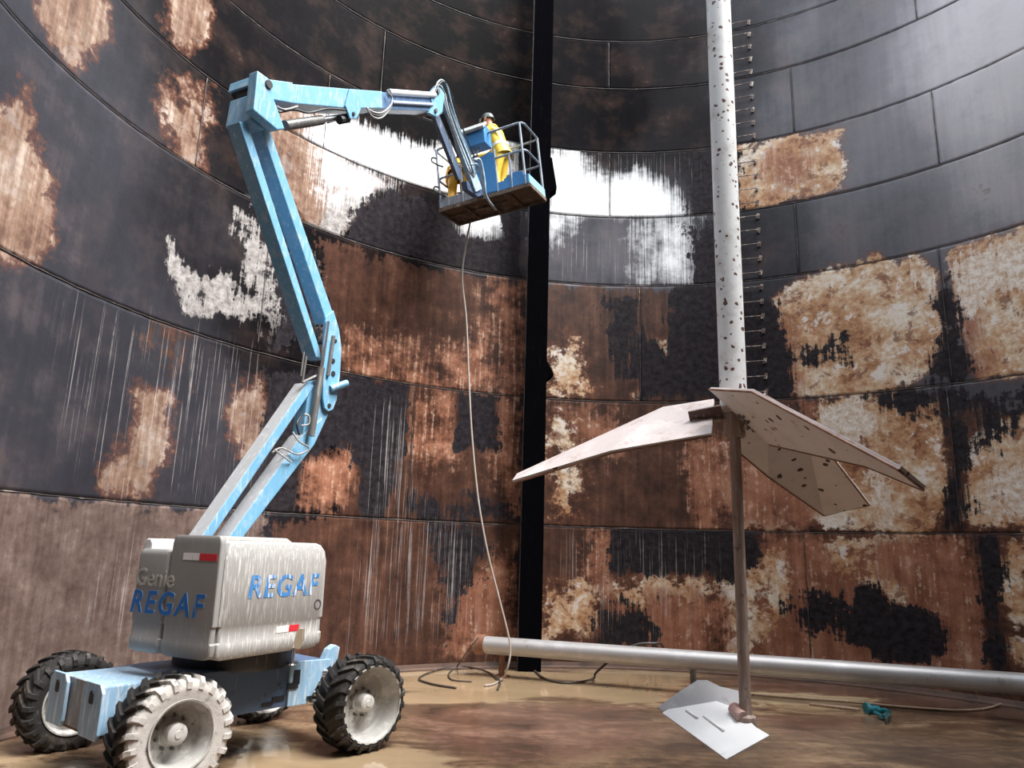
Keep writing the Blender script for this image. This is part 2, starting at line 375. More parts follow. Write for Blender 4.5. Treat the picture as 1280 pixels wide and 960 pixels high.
    tan = t.mix(t.math('MULTIPLY', side, .85), tan, t.ramp(t.math('ADD', t.math('MULTIPLY', tn, .6), t.math('MULTIPLY', st, .4)), [(.38, lin((62, 48, 45))), (.46, lin((98, 78, 70))), (.53, lin((128, 104, 92))), (.6, lin((168, 152, 140)))]))
    rim = t.math('MULTIPLY', t.step(t.math('ADD', T, e), -.14, -.03), .5)
    c = t.mix(rim, c, lin((116, 74, 56)))
    c = t.mix(mk(T, e), c, tan)
    c = t.mix(mk(On, ev, .10), c, orange)
    grey = t.mix(t.step(n2, .4, .62), lin((178, 174, 172)), lin((120, 114, 112)))
    cream = t.mix(t.step(n2, .42, .62), lin((230, 222, 214)), lin((192, 164, 138)))
    c = t.mix(mk(G, ev), c, t.mix(side, cream, grey))
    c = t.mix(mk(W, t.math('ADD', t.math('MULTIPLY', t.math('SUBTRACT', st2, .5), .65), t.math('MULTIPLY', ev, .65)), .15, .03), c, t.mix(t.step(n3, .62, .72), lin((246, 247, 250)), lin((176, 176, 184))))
    c = t.mix(mk(B, ev), c, t.mix(t.step(n2, .35, .7), lin((30, 27, 30)), lin((58, 54, 58))))
    dr = t.math('MULTIPLY', t.step(t.math('ADD', st2, t.math('MULTIPLY', D, .22)),   .635, .675), t.step(D, -.1, .1))
    dr = t.math('MULTIPLY', dr, t.step(t.math('ADD', st, t.math('MULTIPLY', n2, .4)), .55, .8))
    c = t.mix(t.math('MULTIPLY', dr, .62), c, lin((176, 170, 170)))
    rough = t.mixf(t.math('MAXIMUM', mk(Rr, e), mk(T, e)), t.mixf(n4, .30, .5), .62)
    t.bump(t.math('ADD', n2, t.math('MULTIPLY', n3, .5)), .25, .012)
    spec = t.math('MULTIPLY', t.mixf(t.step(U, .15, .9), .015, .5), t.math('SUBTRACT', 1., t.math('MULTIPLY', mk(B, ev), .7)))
    return t.out(c, t.mixf(t.step(U, .0, .5), t.math('MAXIMUM', rough, .5), rough), 0., spec)
WALL = wall_material()
BEAD = paint('weld_bead_steel', (74, 68, 67), .6, (150, 142, 136), .54, .66, streak=False, scale=3, grime=(50, 40, 38), glo=.45, ghi=.6)

# ------------------------------------------------------------------ tank shell: courses of plates
Z = [0, 2.529, 5.001, 7.442, 8.971, 10.475, 12.019, 13.214, 14.7]
COLPHI = (sz(664, 400)[0]) / R
VIS0, VIS1 = math.radians(22), math.radians(196)
JOINTS = {0: [(1010, 760), (250, 740)], 1: [(514, 560), (1195, 600)], 2: [(800, 430), (330, 360), (1180, 380)], 3: [(252, 150), (996, 300)], 4: [(406, 165), (762, 230), (1180, 260)],
          5: [(990, 120), (480, 60), (130, 10)], 6: [(761, 90), (1150, 60)], 7: [(900, 10)]}
walls = {}
for nm, a in (('wall_left', (COLPHI + VIS1) / 2), ('wall_right', (COLPHI + VIS0) / 2), ('wall_rear', (VIS1 + VIS0 + 2 * math.pi) / 2)):
    walls[nm] = root(nm, (CX + R * math.cos(a), CY + R * math.sin(a), 0), kind='structure')
def plate(course, a0, a1, step, parent, rr):
    z0, z1 = Z[course] + .0012, Z[course + 1] - .0012
    g = .0012 / R; a0 += g; a1 -= g
    na = max(2, int((a1 - a0) * R / step) + 1); nz = max(2, int((z1 - z0) / step) + 1)
    A = np.linspace(a0, a1, na); ZZ = np.linspace(z0, z1, nz)
    AA, HH = np.meshgrid(A, ZZ); AA, HH = AA.ravel(), HH.ravel()
    off = org(parent)
    co = np.stack([CX + rr * np.cos(AA) - off[0], CY + rr * np.sin(AA) - off[1], HH], 1)
    # outer skin ring for thickness
    i = np.arange(na * nz).reshape(nz, na)
    quads = np.stack([i[:-1, :-1], i[1:, :-1], i[1:, 1:], i[:-1, 1:]], -1).reshape(-1, 4)
    rim = np.concatenate([i[0], i[1:, -1], i[-1, -2::-1], i[-2:0:-1, 0]])
    k = len(co); rc = co[rim].copy()
    s = (rr + .03) / rr
    rc[:, 0] = (rc[:, 0] + off[0] - CX) * s + CX - off[0]; rc[:, 1] = (rc[:, 1] + off[1] - CY) * s + CY - off[1]
    m = len(rim); j = np.arange(m)
    rq = np.stack([rim, rim[(j + 1) % m], k + (j + 1) % m, k + j], 1)
    co = np.concatenate([co, rc]); AA = np.concatenate([AA, AA[rim]]); HH = np.concatenate([HH, HH[rim]])
    me = bpy.data.meshes.new('plate')
    q = np.concatenate([quads, rq])
    me.vertices.add(len(co)); me.vertices.foreach_set('co', co.ravel())
    me.loops.add(q.size); me.loops.foreach_set('vertex_index', q.ravel().astype(np.int32))
    me.polygons.add(len(q)); me.polygons.foreach_set('loop_start', np.arange(0, q.size, 4, dtype=np.int32))
    sm = np.zeros(len(q), bool); sm[:len(quads)] = True; me.polygons.foreach_set('use_smooth', sm)
    me.update(calc_edges=True)
    if step < .5: f = fields(AA * R, HH, course)
    else: f = {kk: np.full(AA.shape, -.6) for kk in K_}; f['U'] = np.full(AA.shape, .35)
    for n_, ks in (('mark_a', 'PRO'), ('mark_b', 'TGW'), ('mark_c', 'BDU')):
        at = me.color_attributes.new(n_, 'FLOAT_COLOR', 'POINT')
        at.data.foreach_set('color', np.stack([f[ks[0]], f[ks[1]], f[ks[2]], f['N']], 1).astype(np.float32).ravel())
    uv = me.uv_layers.new(name='shell'); vi = q.ravel()
    uv.data.foreach_set('uv', np.stack([AA[vi] * R, HH[vi]], 1).astype(np.float32).ravel())
    me.materials.append(WALL)
    o = bpy.data.objects.new('plate', me); col.objects.link(o); o.parent = parent; return o
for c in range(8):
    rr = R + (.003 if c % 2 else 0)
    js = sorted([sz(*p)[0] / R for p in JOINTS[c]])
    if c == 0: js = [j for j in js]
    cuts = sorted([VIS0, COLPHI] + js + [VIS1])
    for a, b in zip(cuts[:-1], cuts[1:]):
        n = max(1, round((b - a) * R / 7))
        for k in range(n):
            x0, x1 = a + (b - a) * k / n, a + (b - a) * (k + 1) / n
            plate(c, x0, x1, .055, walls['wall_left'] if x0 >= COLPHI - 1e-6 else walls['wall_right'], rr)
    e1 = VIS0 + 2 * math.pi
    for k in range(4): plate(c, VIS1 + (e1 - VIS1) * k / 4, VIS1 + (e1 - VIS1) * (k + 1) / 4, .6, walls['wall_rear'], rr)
def bead(pts, parent, r=.013):
    P = []
    for i, p in enumerate(pts): P.append(np.array(p) + np.array([random.uniform(-.002, .002), random.uniform(-.002, .002), random.uniform(-.004, .004)]))
    return obj('weld_bead', add_tube(NB(), P, [r * random.uniform(.75, 1.25) for _ in P], 6), BEAD, parent, smooth=True)
def shellp(a, z, d=0): return (CX + (R - d) * math.cos(a), CY + (R - d) * math.sin(a), z)
for c in range(1, 8):
    for nm, a0, a1 in (('wall_right', VIS0, COLPHI), ('wall_left', COLPHI, VIS1)):
        bead([shellp(a, Z[c]) for a in np.linspace(a0, a1, 90)], walls[nm], .008)
for c, js in JOINTS.items():
    for p in js:
        a = sz(*p)[0] / R
        bead([shellp(a, z) for z in np.linspace(Z[c] + .03, Z[c + 1] - .03, 16)], walls['wall_left'] if a > COLPHI else walls['wall_right'], .008)

# ------------------------------------------------------------------ floor
def floor_material():
    t = NT('wet_muddy_floor'); v = t.node('ShaderNodeNewGeometry', 0)
    a = t.t.nodes.new('ShaderNodeVertexColor'); a.layer_name = 'wet'
    s = t.t.nodes.new('ShaderNodeSeparateColor'); t.t.links.new(a.outputs[0], s.inputs[0])
    Wt, Rd, Pl = s.outputs[0], s.outputs[1], s.outputs[2]
    n1 = t.noise(t.map(v, (.55, 1.3, 1)), 1.3, 8, .62, .6); n2 = t.noise(v, 6, 7, .68); n3 = t.noise(v, 30, 4, .6)
    e = t.math('ADD', t.math('MULTIPLY', t.math('SUBTRACT', n1, .5), 1.6), t.math('MULTIPLY', t.math('SUBTRACT', n2, .5), .4))
    mud = t.ramp(t.math('ADD', t.math('MULTIPLY', n1, .7), t.math('MULTIPLY', n2, .3)), [(.36, lin((58, 45, 37))), (.45, lin((98, 77, 61))), (.53, lin((124, 100, 79))), (.64, lin((160, 136, 110)))])
    mud = t.mix(t.math('MULTIPLY', t.step(n3, .6, .7), .4), mud, lin((150, 122, 98)))
    red = t.ramp(t.math('ADD', t.math('MULTIPLY', n1, .65), t.math('MULTIPLY', n2, .35)), [(.36, lin((62, 45, 38))), (.5, lin((104, 77, 64))), (.64, lin((138, 108, 92)))])
    mud = t.mix(t.step(t.math('ADD', Rd, e), -.15, .15), mud, red)
    wet = t.step(t.math('ADD', Wt, e), -.12, .12)
    c = t.mix(t.math('MULTIPLY', wet, .9), mud, t.mix(n1, lin((140, 118, 92)), lin((184, 160, 128))))
    c = t.mix(t.math('MULTIPLY', t.step(t.math('ADD', Pl, e), -.1, .1), .8), c, lin((205, 186, 150)))
    t.bump(t.math('MULTIPLY', t.math('ADD', n2, t.math('MULTIPLY', n3, .4)), t.math('SUBTRACT', 1., wet)), .25, .02)
    return t.out(c, t.mixf(wet, t.mixf(n1, .06, .34), .03), 0., t.mixf(wet, .5, .6))
FLOORMARKS = [('W', [(480,838),(870,840),(830,885),(700,872),(560,880),(500,880)]), ('W', [(280,915),(400,935),(520,930),(600,975),(280,1010)]), ('W', [(940,868),(1100,874),(1080,890),(950,892)]),
 ('W',[(0,945),(140,950),(120,1010),(-60,1000)]), ('R', [(510,885),(800,880),(820,930),(640,955),(540,930)]), ('R', [(880,838),(1290,868),(1290,905),(1100,880),(960,868)]),
 ('R', [(940,895),(1080,900),(1000,920)]), ('P', [(945,866),(1090,874),(1085,884),(950,882)])]
bm = NB(); N = 190; xs = np.linspace(CX - R - .1, CX + R + .1, N); ys = np.linspace(CY - R - .1, CY + R + .1, N)
me = bpy.data.meshes.new('floor')
XX, YY = np.meshgrid(xs, ys); co = np.stack([XX.ravel(), YY.ravel(), np.zeros(N * N)], 1)
i = np.arange(N * N).reshape(N, N); q = np.stack([i[:-1, :-1], i[:-1, 1:], i[1:, 1:], i[1:, :-1]], -1).reshape(-1, 4)
cen = co[q].mean(1); q = q[np.hypot(cen[:, 0] - CX, cen[:, 1] - CY) < R + .12]
used = np.unique(q); mp = np.full(N * N, -1); mp[used] = np.arange(len(used)); co = co[used]; q = mp[q]
rad = np.hypot(co[:, 0] - CX, co[:, 1] - CY); k_ = np.minimum(1, (R + .02) / rad); co[:, 0] = CX + (co[:, 0] - CX) * k_; co[:, 1] = CY + (co[:, 1] - CY) * k_
me.from_pydata(co.tolist(), [], q.tolist()); me.update()
def plain_sdf(X, Y, P):
    P = np.array(P); d2 = np.full(X.shape, 1e9); ins = np.zeros(X.shape, bool)
    for i in range(len(P)):
        a, b = P[i], P[(i + 1) % len(P)]; e = b - a; t = np.clip(((X - a[0]) * e[0] + (Y - a[1]) * e[1]) / (e @ e), 0, 1)
        d2 = np.minimum(d2, (X - a[0] - t * e[0]) ** 2 + (Y - a[1] - t * e[1]) ** 2)
        ins ^= ((a[1] > Y) != (b[1] > Y)) & (X < a[0] + (Y - a[1]) / (e[1] if abs(e[1]) > 1e-9 else 1e-9) * e[0])
    return np.where(ins, 1, -1) * np.sqrt(d2)
ff = {k: np.full(len(co), -.5) for k in 'WRP'}
for k, p in FLOORMARKS: ff[k] = np.maximum(ff[k], np.clip(plain_sdf(co[:, 0], co[:, 1], [at_z(*q_)[:2] for q_ in p]), -.5, .5))
at = me.color_attributes.new('wet', 'FLOAT_COLOR', 'POINT')
at.data.foreach_set('color', np.stack([ff['W'], ff['R'], ff['P'], np.ones(len(co))], 1).astype(np.float32).ravel())
me.materials.append(floor_material())
fl = bpy.data.objects.new('floor', me); col.objects.link(fl); fl['kind'] = 'structure'
# fillet plate where shell meets floor
bm = NB()
A = np.linspace(0, 2 * math.pi, 145)[:-1]
prof = [(R - .001, .0), (R - .16, .0), (R - .16, .018), (R - .03, .03), (R - .012, .09), (R - .001, .09)]
rings = [[bm.verts.new((CX + r * math.cos(a), CY + r * math.sin(a), z)) for r, z in prof] for a in A]
for i in range(len(A)):
    a, b = rings[i], rings[(i + 1) % len(A)]
    for k in range(len(prof) - 1): bm.faces.new((a[k], b[k], b[k + 1], a[k + 1]))
tag(obj('baseboard_round', bm, paint('annular_plate', (104, 82, 72), .4, (70, 60, 56), .5, .6, streak=False, scale=3), smooth=False), kind='structure')

# ------------------------------------------------------------------ boom lift
BLUE = paint('blue_lift_paint', (114, 168, 202), .36, (218, 224, 228), .56, .70, scale=4, amount=.7, grime=(168, 190, 204), glo=.52, ghi=.72)
BLUE_D = paint('grimy_blue_chassis_paint', (84, 104, 134), .5, (140, 152, 168), .6, .72, amount=.5, grime=(52, 54, 64), glo=.6, ghi=.7)
GREYC = paint('grey_cover_plastic', (150, 148, 146), .5, (226, 224, 220), .60, .70, amount=.4, fine=True)
GREYS = paint('grey_cover_plastic_splashed', (168, 166, 164), .5, (244, 242, 238), .53, .63, amount=.6, fine=True)
WHITEP = paint('pale_cover', (214, 214, 214), .5)
STEEL = paint('worn_steel', (120, 118, 116), .4, (170, 166, 162), .55, .65, metal=.4)
CHROME = NT('chrome_rod').out(lin((205, 208, 212)), .22, .9)
BLACK = paint('black_rubber_hose', (30, 30, 33), .45, (92, 90, 90), .6, .7)
DARK = paint('dark_grease_steel', (42, 42, 46), .5, (96, 92, 88), .58, .7)
HOSEG = paint('pale_hydraulic_hose', (150, 148, 146), .45)
th, th2 = .884, 1.094
d1 = np.array([math.cos(th), math.sin(th), 0]); n1v = np.array([-d1[1], d1[0], 0])
d2 = np.array([math.cos(th2), math.sin(th2), 0]); n2v = np.array([-d2[1], d2[0], 0]); UZ = np.array([0, 0, 1.])
A0 = np.array([-2.633, 6.585, 0]); M = A0 + d1 * 1.023 + n1v * 1.05
lift = root('boom_lift', M, 'blue articulated boom lift with grey covers parked on the wet floor by the left wall', 'boom lift')
c1 = lambda u, v, z: M + d1 * u + n1v * v + UZ * z
c2 = lambda u, v, z: M + d2 * u + n2v * v + UZ * z
bp = lambda x, y, off: at_plane(x, y, M + n2v * off, n2v)
def side_prism(bm, pxs, off, wd): return add_prism(bm, [bp(x, y, off) for x, y in pxs], n2v * wd)

# tyres
def tyre_mat(name, mud, cover, base=(34, 32, 32)):
    t = NT(name); v = t.coord(); n = t.noise(v, 7, 7, .7); s = t.node('ShaderNodeSeparateXYZ', 1, Vector=v)
    f = t.step(t.math('ADD', n, t.math('MULTIPLY', t.math('SUBTRACT', t.math('MULTIPLY', s, -1.), .10), 2.2 * cover)), .52, .66) if cover > 0 else t.math('MULTIPLY', t.step(n, .56, .7), .55)
    c = t.mix(f, t.mix(t.step(t.noise(v, 4, 4), .5, .7), lin(base), lin((66, 56, 48))), lin(mud)); t.bump(t.noise(v, 24, 6), .5, .012)
    return t.out(c, .7)
TY_MUD = tyre_mat('tyre_rubber_white_mud', (196, 191, 186), 1.5)
TY = tyre_mat('tyre_rubber', (128, 124, 118), 0)  # grey mottling also stands in for wet highlights on the lugs
RIMM = paint('muddy_rim_paint', (176, 174, 170), .5, (224, 222, 218), .5, .65, streak=False, scale=5, grime=(120, 108, 98), glo=.58, ghi=.7)
HUBM = paint('hub_paint', (198, 196, 192), .5, (140, 128, 118), .56, .66, streak=False, scale=12)
def wheel(u, v, z, side, rim_r, mat, yaw=0., lug=1., Rw=.48):
    bm = NB(); r0 = Rw - .035
    prof = [(rim_r, .135), (rim_r + .012, .16), ((rim_r + r0) / 2, .176), (r0 - .05, .172), (r0 - .012, .158), (r0, .13), (r0 + .004, 0)]
    prof = prof + [(r, -h) for r, h in prof[-2::-1]]
    add_lathe(bm, prof, 60, closed=True)
    nl = 22
    for sd_ in (1, -1):
        for k in range(nl):
            a = 2 * math.pi * (k + (.5 if sd_ < 0 else 0)) / nl
            # lug runs from the tread centre out over the shoulder, slanted
            st = [(a + .20, .01, r0 - .005, Rw - .004), (a + .10, .085, r0 - .005, Rw), (a, .150, r0 - .02, Rw - .010), (a - .015, .182, r0 - .075, Rw - .055)]
            da = .062; ring = []
            for aa, h, ri, ro in st:
                q = []
                for ra, sg in ((ri, -1), (ri, 1), (ro, .72), (ro, -.72)):
                    ang = aa + da * sg; q.append(bm.verts.new((ra * math.cos(ang), sd_ * h, ra * math.sin(ang))))
                ring.append(q)
            for x, y in zip(ring[:-1], ring[1:]):
                for j in range(4): bm.faces.new((x[j], x[(j + 1) % 4], y[(j + 1) % 4], y[j]))
            bm.faces.new(ring[0]); bm.faces.new(ring[-1][::-1])
    t = obj('tyre', bm, mat, lift if False else None, smooth=True, auto=.6)
    t.parent = lift; t.location = V(c1(u, v, z) - M); t.scale = (1, 1.2, 1); t.rotation_euler = (random.uniform(0, .1) * 0, 0, th + yaw + (0 if side < 0 else math.pi))
    # local -Y faces outwards on the -n side (side = -1)
    rm = NB(); s = rim_r
    add_lathe(rm, [(s, -.172), (s + .016, -.176), (s + .018, -.165), (s, -.15), (s - .012, -.12), (s - .03, -.02), (s - .06, .0), (.12, .012), (.11, -.01), (0.001, -.01), (.001, .03), (.1, .03), (s - .05, .03), (s - .012, .06), (s, .15), (s + .016, .165), (s + .014, .172), (s, .172), (s - .03, .06), (.1, .05), (.1, .14), (.001, .14)], 40, caps=False)
    rim = obj('rim', rm, RIMM, None, smooth=True, auto=.5); rim.parent = t
    hb = NB(); add_lathe(hb, [(.001, -.118), (.03, -.118), (.034, -.112), (.072, -.11), (.086, -.10), (.09, -.02), (.09, .02)], 28)
    hub = obj('hub', hb, HUBM, None, smooth=True, auto=.6); hub.parent = t
    for k in range(9):
        a = 2 * math.pi * k / 9; nb = add_tube(NB(), [(.135 * math.cos(a), .02, .135 * math.sin(a)), (.135 * math.cos(a), -.03, .135 * math.sin(a))], .013, 6)
        obj('wheel_nut', nb, STEEL, None).parent = t
    return t
wheel(-1.023, -1.05 + .21, .49, -1, .27, TY_MUD)
wheel(1.023, -1.05 + .21, .465, -1, .365, TY)
wheel(-1.023, 1.30, .44, 1, .29, TY)
wheel(1.023, 1.05 - .03, .475, 1, .365, TY)

# chassis
DUSTB = paint('dusty_light_blue_paint', (150, 186, 214), .42, (222, 228, 234), .5, .64, amount=.7, grime=(122, 146, 172), glo=.6, ghi=.74)
bm = NB()
add_prism(bm, [c1(u, -.47, z) for u, z in ((-1.20, .47), (-1.20, .84), (-.7, .87), (.86, .86), (.83, .78), (.62, .46), (-.3, .44))], n1v * .94)
ch = obj('chassis', bm, BLUE_D, lift, bevel=.012)
bm = NB()
add_prism(bm, [c1(-1.48, v, z) for v, z in ((-.52, .47), (.40, .47), (.40, .86), (-.52, .86))], d1 * .62)
obj('end_box', bm, DUSTB, ch, bevel=.015)
bm = NB(); add_prism(bm, [c1(-1.487, v, z) for v, z in ((-.2, .47), (.15, .47), (.15, .86), (-.2, .86))], d1 * .02)
obj('end_panel', bm, paint('grey_end_panel', (138, 140, 144), .5, (176, 178, 182), .5, .62, grime=(112, 100, 90), glo=.6, ghi=.72), ch)
bm = NB(); add_prism(bm, [c1(-1.47, v, z) for v, z in ((-.5, .44), (.5, .44), (.5, .46), (-.5, .46))], d1 * .3)
add_prism(bm, [c1(-1.46, -.40, .46), c1(-1.46, .42, .46), c1(-1.2, .42, .33), c1(-1.2, -.40, .33)], d1 * .1)
obj('skid_plate', bm, paint('muddy_brown_skid', (108, 88, 70), .6, (150, 126, 100), .5, .65, streak=False), ch)
for va, vb in ((.10, .47), (-.62, -.24)):
    m_ = (va + vb) / 2
    bm = NB(); add_prism(bm, [c1(-1.53, va + .03, .45), c1(-1.53, vb - .03, .45), c1(-1.53, vb, .50), c1(-1.53, vb, .82), c1(-1.53, vb - .06, .885), c1(-1.53, va + .06, .885), c1(-1.53, va, .82), c1(-1.53, va, .50)], d1 * .03)
    pl = obj('end_plate', bm, DUSTB, ch, bevel=.006)
    bm = NB(); add_prism(bm, [c1(-1.536, m_ + x, z) for x, z in ((-.03, .72), (.03, .72), (.04, .74), (.035, .80), (.02, .82), (-.02, .82), (-.035, .80), (-.04, .74))], d1 * .006)
    obj('lifting_slot', bm, DARK, ch)
for u in (-1.023, 1.023):
    bm = NB(); add_box(bm, c1(u, 0, .46), d1 * .09, n1v * .78, UZ * .09)
    ax_ = obj('axle', bm, DARK, lift, bevel=.01)
    bm = NB(); add_tube(bm, [c1(u, -.86, .47), c1(u, .9, .47)], .07, 14); obj('axle_shaft', bm, DARK, ax_, smooth=True, auto=.6)
bm = NB()
add_prism(bm, [c1(u, -.50, z) for u, z in ((.36, .885), (.86, .87), (.87, .82), (.80, .76), (.70, .60), (.60, .45), (.36, .45))], n1v * .03)
obj('side_plate', bm, DUSTB, ch, bevel=.008)
bm = NB()
add_prism(bm, [c1(u, -.44, z) for u, z in ((.80, .80), (.88, .96), (.96, 1.0), (1.02, .97), (1.0, .84), (.92, .76))], n1v * .10)
obj('rear_hitch_plate', bm, DUSTB, ch, bevel=.01)
for dz, du in ((.74, .06), (.64, .02), (.54, -.04), (.46, -.06)):
    bm = NB(); add_tube(bm, [c1(.72 + du, -.47, dz), c1(.92 + du, -.78, dz - .01)], .032, 10)
    obj('axle_cylinder', bm, CHROME, lift, smooth=True, auto=.7)
for (u, z, a, b) in ((.44, .73, .035, .07), (.40, .65, .06, .03), (.26, .54, .07, .022), (.14, .505, .06, .016), (.62, .51, .035, .016)):
    bm = NB(); add_box(bm, c1(u, -.505 if u > .36 else -.474, z), d1 * a, n1v * .008, UZ * b)
    obj('chassis_slot', bm, DARK, ch)
bm = NB(); add_lathe(bm, [(.001, .84), (.56, .84), (.58, .88), (.58, 1.05), (.001, 1.05)], 40, M, axis='Z')
obj('turntable', bm, DARK, lift, smooth=True, auto=.5)

# covers
def cover(name, poly_uv, zs, mat, bevel, groove=True):
    """poly in (u, v); zs = list of (z, inset)"""
    bm = NB(); c = np.mean(np.array(poly_uv), 0); rings = []
    for z, ins in zs:
        rg = []
        for u, v in poly_uv:
            q = np.array([u, v]) - c; L = np.linalg.norm(q); q = q * (1 - ins / L)
            rg.append(bm.verts.new(V(c2(c[0] + q[0], c[1] + q[1], z))))
        rings.append(rg)
    for a, b in zip(rings[:-1], rings[1:]):
        for k in range(len(a)): bm.faces.new((a[k], a[(k + 1) % len(a)], b[(k + 1) % len(a)], b[k]))
    bm.faces.new(rings[0]); bm.faces.new(rings[-1])
    return obj(name, bm, mat, lift, smooth=True, auto=.55)
def rrect(u0, u1, v0, v1, rs, n=6):
    out = []
    for (cu, cv, a0, r) in ((u1 - rs[0], v1 - rs[0], 0, rs[0]), (u0 + rs[1], v1 - rs[1], 90, rs[1]), (u0 + rs[2], v0 + rs[2], 180, rs[2]), (u1 - rs[3], v0 + rs[3], 270, rs[3])):
        for k in range(n + 1):
            a = math.radians(a0 + 90 * k / n); out.append((cu + r * math.cos(a), cv + r * math.sin(a)))
    return out
zs = [(1.065, .08), (1.075, .04), (1.10, .010), (1.14, 0), (1.19, 0), (1.205, .014), (1.33, .014), (1.345, 0), (2.05, .002), (2.09, .012), (2.115, .035), (2.12, .06)]
zs2 = [(1.05, .09), (1.06, .045), (1.09, .010), (1.14, 0), (1.19, 0), (1.205, .018), (1.33, .018), (1.345, 0), (1.90, .004), (2.00, .03), (2.06, .08), (2.08, .14)]
UE = -1.10
endc = cover('end_cover', rrect(UE, -1.035, -.875, -.245, (.02, .012, .02, .02)), zs, GREYC, 0)
endl = cover('end_cover_low', rrect(UE, -.90, -.24, .235, (.05, .08, .06, .01)), [(z, i) for z, i in zs[:8]] + [(1.93, .002), (1.965, .012), (1.985, .04)], GREYC, 0)
sidec = cover('side_cover', rrect(-1.028, .40, -.875, -.24, (.10, .02, .02, .16)), zs2, GREYS, 0)
bm = NB(); add_prism(bm, [c2(-1.05, v, z) for v, z in ((.10, 1.96), (.10, 2.04), (.13, 2.08), (.19, 2.08), (.22, 2.03), (.22, 1.96))], d2 * .3); obj('cover_lip', bm, WHITEP, endl, bevel=.015)
farc = cover('far_cover', rrect(-.79, .40, .08, .38, (.12, .03, .03, .06)), [(z - .12 if z > 1.5 else z, i * .6) for z, i in zs2], GREYS, 0)
bm = NB(); add_prism(bm, [c2(u, -.70, z) for u, z in ((-.95, 2.0), (-.95, 2.12), (-.10, 2.12), (.02, 2.06), (.06, 2.0))], n2v * .38)
obj('cover_hump', bm, GREYS, sidec, bevel=.03)
bm = NB(); add_box(bm, c2(-.1, .03, 1.5), d2 * .55, n2v * .22, UZ * .45)
obj('turret', bm, BLUE_D, lift, bevel=.01)

def text(s, origin, ex, ez, size, depth, mat, parent, shear=0., offset=0., name='lettering', spacing=1.0):
    cu = bpy.data.curves.new(name, 'FONT'); cu.body = s; cu.size = 1; cu.extrude = depth / size; cu.shear = shear; cu.offset = offset; cu.align_x = 'LEFT'; cu.space_character = spacing
    o = bpy.data.objects.new('tmp', cu); col.objects.link(o); dg = bpy.context.evaluated_depsgraph_get()
    me = bpy.data.meshes.new_from_object(o.evaluated_get(dg)); bpy.data.objects.remove(o); bpy.data.curves.remove(cu)
    ex, ez = V(ex).normalized(), V(ez).normalized(); ey = ez.cross(ex).normalized()   # text x, text y, text normal
    nrm = ex.cross(ez)
    mt = Matrix((ex * size, ez * size, nrm * size)).transposed().to_4x4(); mt.translation = V(origin) - V(org(parent))
    me.transform(mt); me.materials.clear(); me.materials.append(mat); me.name = name
    r = bpy.data.objects.new(name, me); col.objects.link(r); r.parent = parent; return r
LBLUE = paint('blue_lettering', (34, 104, 178), .5, (170, 190, 210), .62, .7, amount=.5)
LWHITE = paint('white_lettering_edge', (176, 196, 214), .5)
LGREY = paint('grey_lettering', (176, 172, 166), .5, (112, 110, 108), .5, .7)
LBLUE2 = paint('washed_blue_lettering', (70, 136, 200), .5, (226, 230, 234), .5, .56, amount=.85)
# end face: text x runs towards -v (right in view), plane u = -1.02
text('REGAF', c2(UE - .0025, .228, 1.415), -n2v, UZ, .28, .0008, LWHITE, endc, .15, .030, spacing=1.22)
text('REGAF', c2(UE - .0045, .228, 1.415), -n2v, UZ, .28, .0008, LBLUE, endc, .15, .020, spacing=1.22)
text('Genie', c2(UE - .0035, .20, 1.655), -n2v, UZ, .22, .002, LGREY, endl, 0, .012)
text('REGAF', c2(-.745, -.8775, 1.575), d2, UZ, .285, .0008, LBLUE2, sidec, .12, .020, spacing=1.14)
RED = paint('red_sticker', (214, 52, 62), .5, (240, 200, 200), .62, .7); WST = paint('white_sticker', (238, 234, 232), .5)
def sticker(c, ex, nrm, w_, h_, m, par):
    bm = NB(); add_box(bm, c, np.array(ex) * w_ / 2, np.array(nrm) * .003, UZ * h_ / 2); return obj('sticker', bm, m, par)
sticker(c2(UE - .001, -.52, 1.93), -n2v, d2, .22, .06, WST, endc); sticker(c2(UE - .001, -.73, 1.93), -n2v, d2, .22, .06, RED, endc)
sticker(c2(-.24, -.866, 1.265), d2, n2v, .17, .06, WST, sidec); sticker(c2(-.09, -.866, 1.265), d2, n2v, .14, .06, RED, sidec)
bm = NB(); add_lathe(bm, [(.038, 0), (.052, 0), (.052, .003), (.038, .003)], 20, closed=True)
o = obj('round_sticker', bm, paint('dark_print', (70, 68, 68), .5), None); o.parent = sidec; o.location = V(c2(.215, -.878, 1.47) - M); o.rotation_euler = (0, 0, th2)
bm = NB(); add_prism(bm, [c2(u - .08, -.884, z) for u, z in ((-.02, 1.08), (.02, 1.2), (.05, 1.25), (.13, 1.25), (.13, 1.14), (.08, 1.06))], n2v * .02)
obj('latch_plate', bm, paint('tan_latch', (140, 126, 108), .5), sidec)
bm = NB(); add_tube(bm, [c2(-.06, -.86, 1.08), c2(-.06, -.86, .93), c2(-.06, -.86, .92), c2(-.06, -.86, .91)], [.018, .018, .04, .04], 10)
obj('lock_pin', bm, CHROME, lift)

SPLASH = paint('white_splashed_steel', (160, 162, 166), .5, (204, 203, 202), .54, .68, amount=.6, grime=(128, 140, 154), glo=.6, ghi=.74)
def splash(o, nrm):
    o.data.materials.append(SPLASH)
    for p in o.data.polygons:
        if p.normal.dot(V(nrm)) > .6: p.material_index = 1
    return o
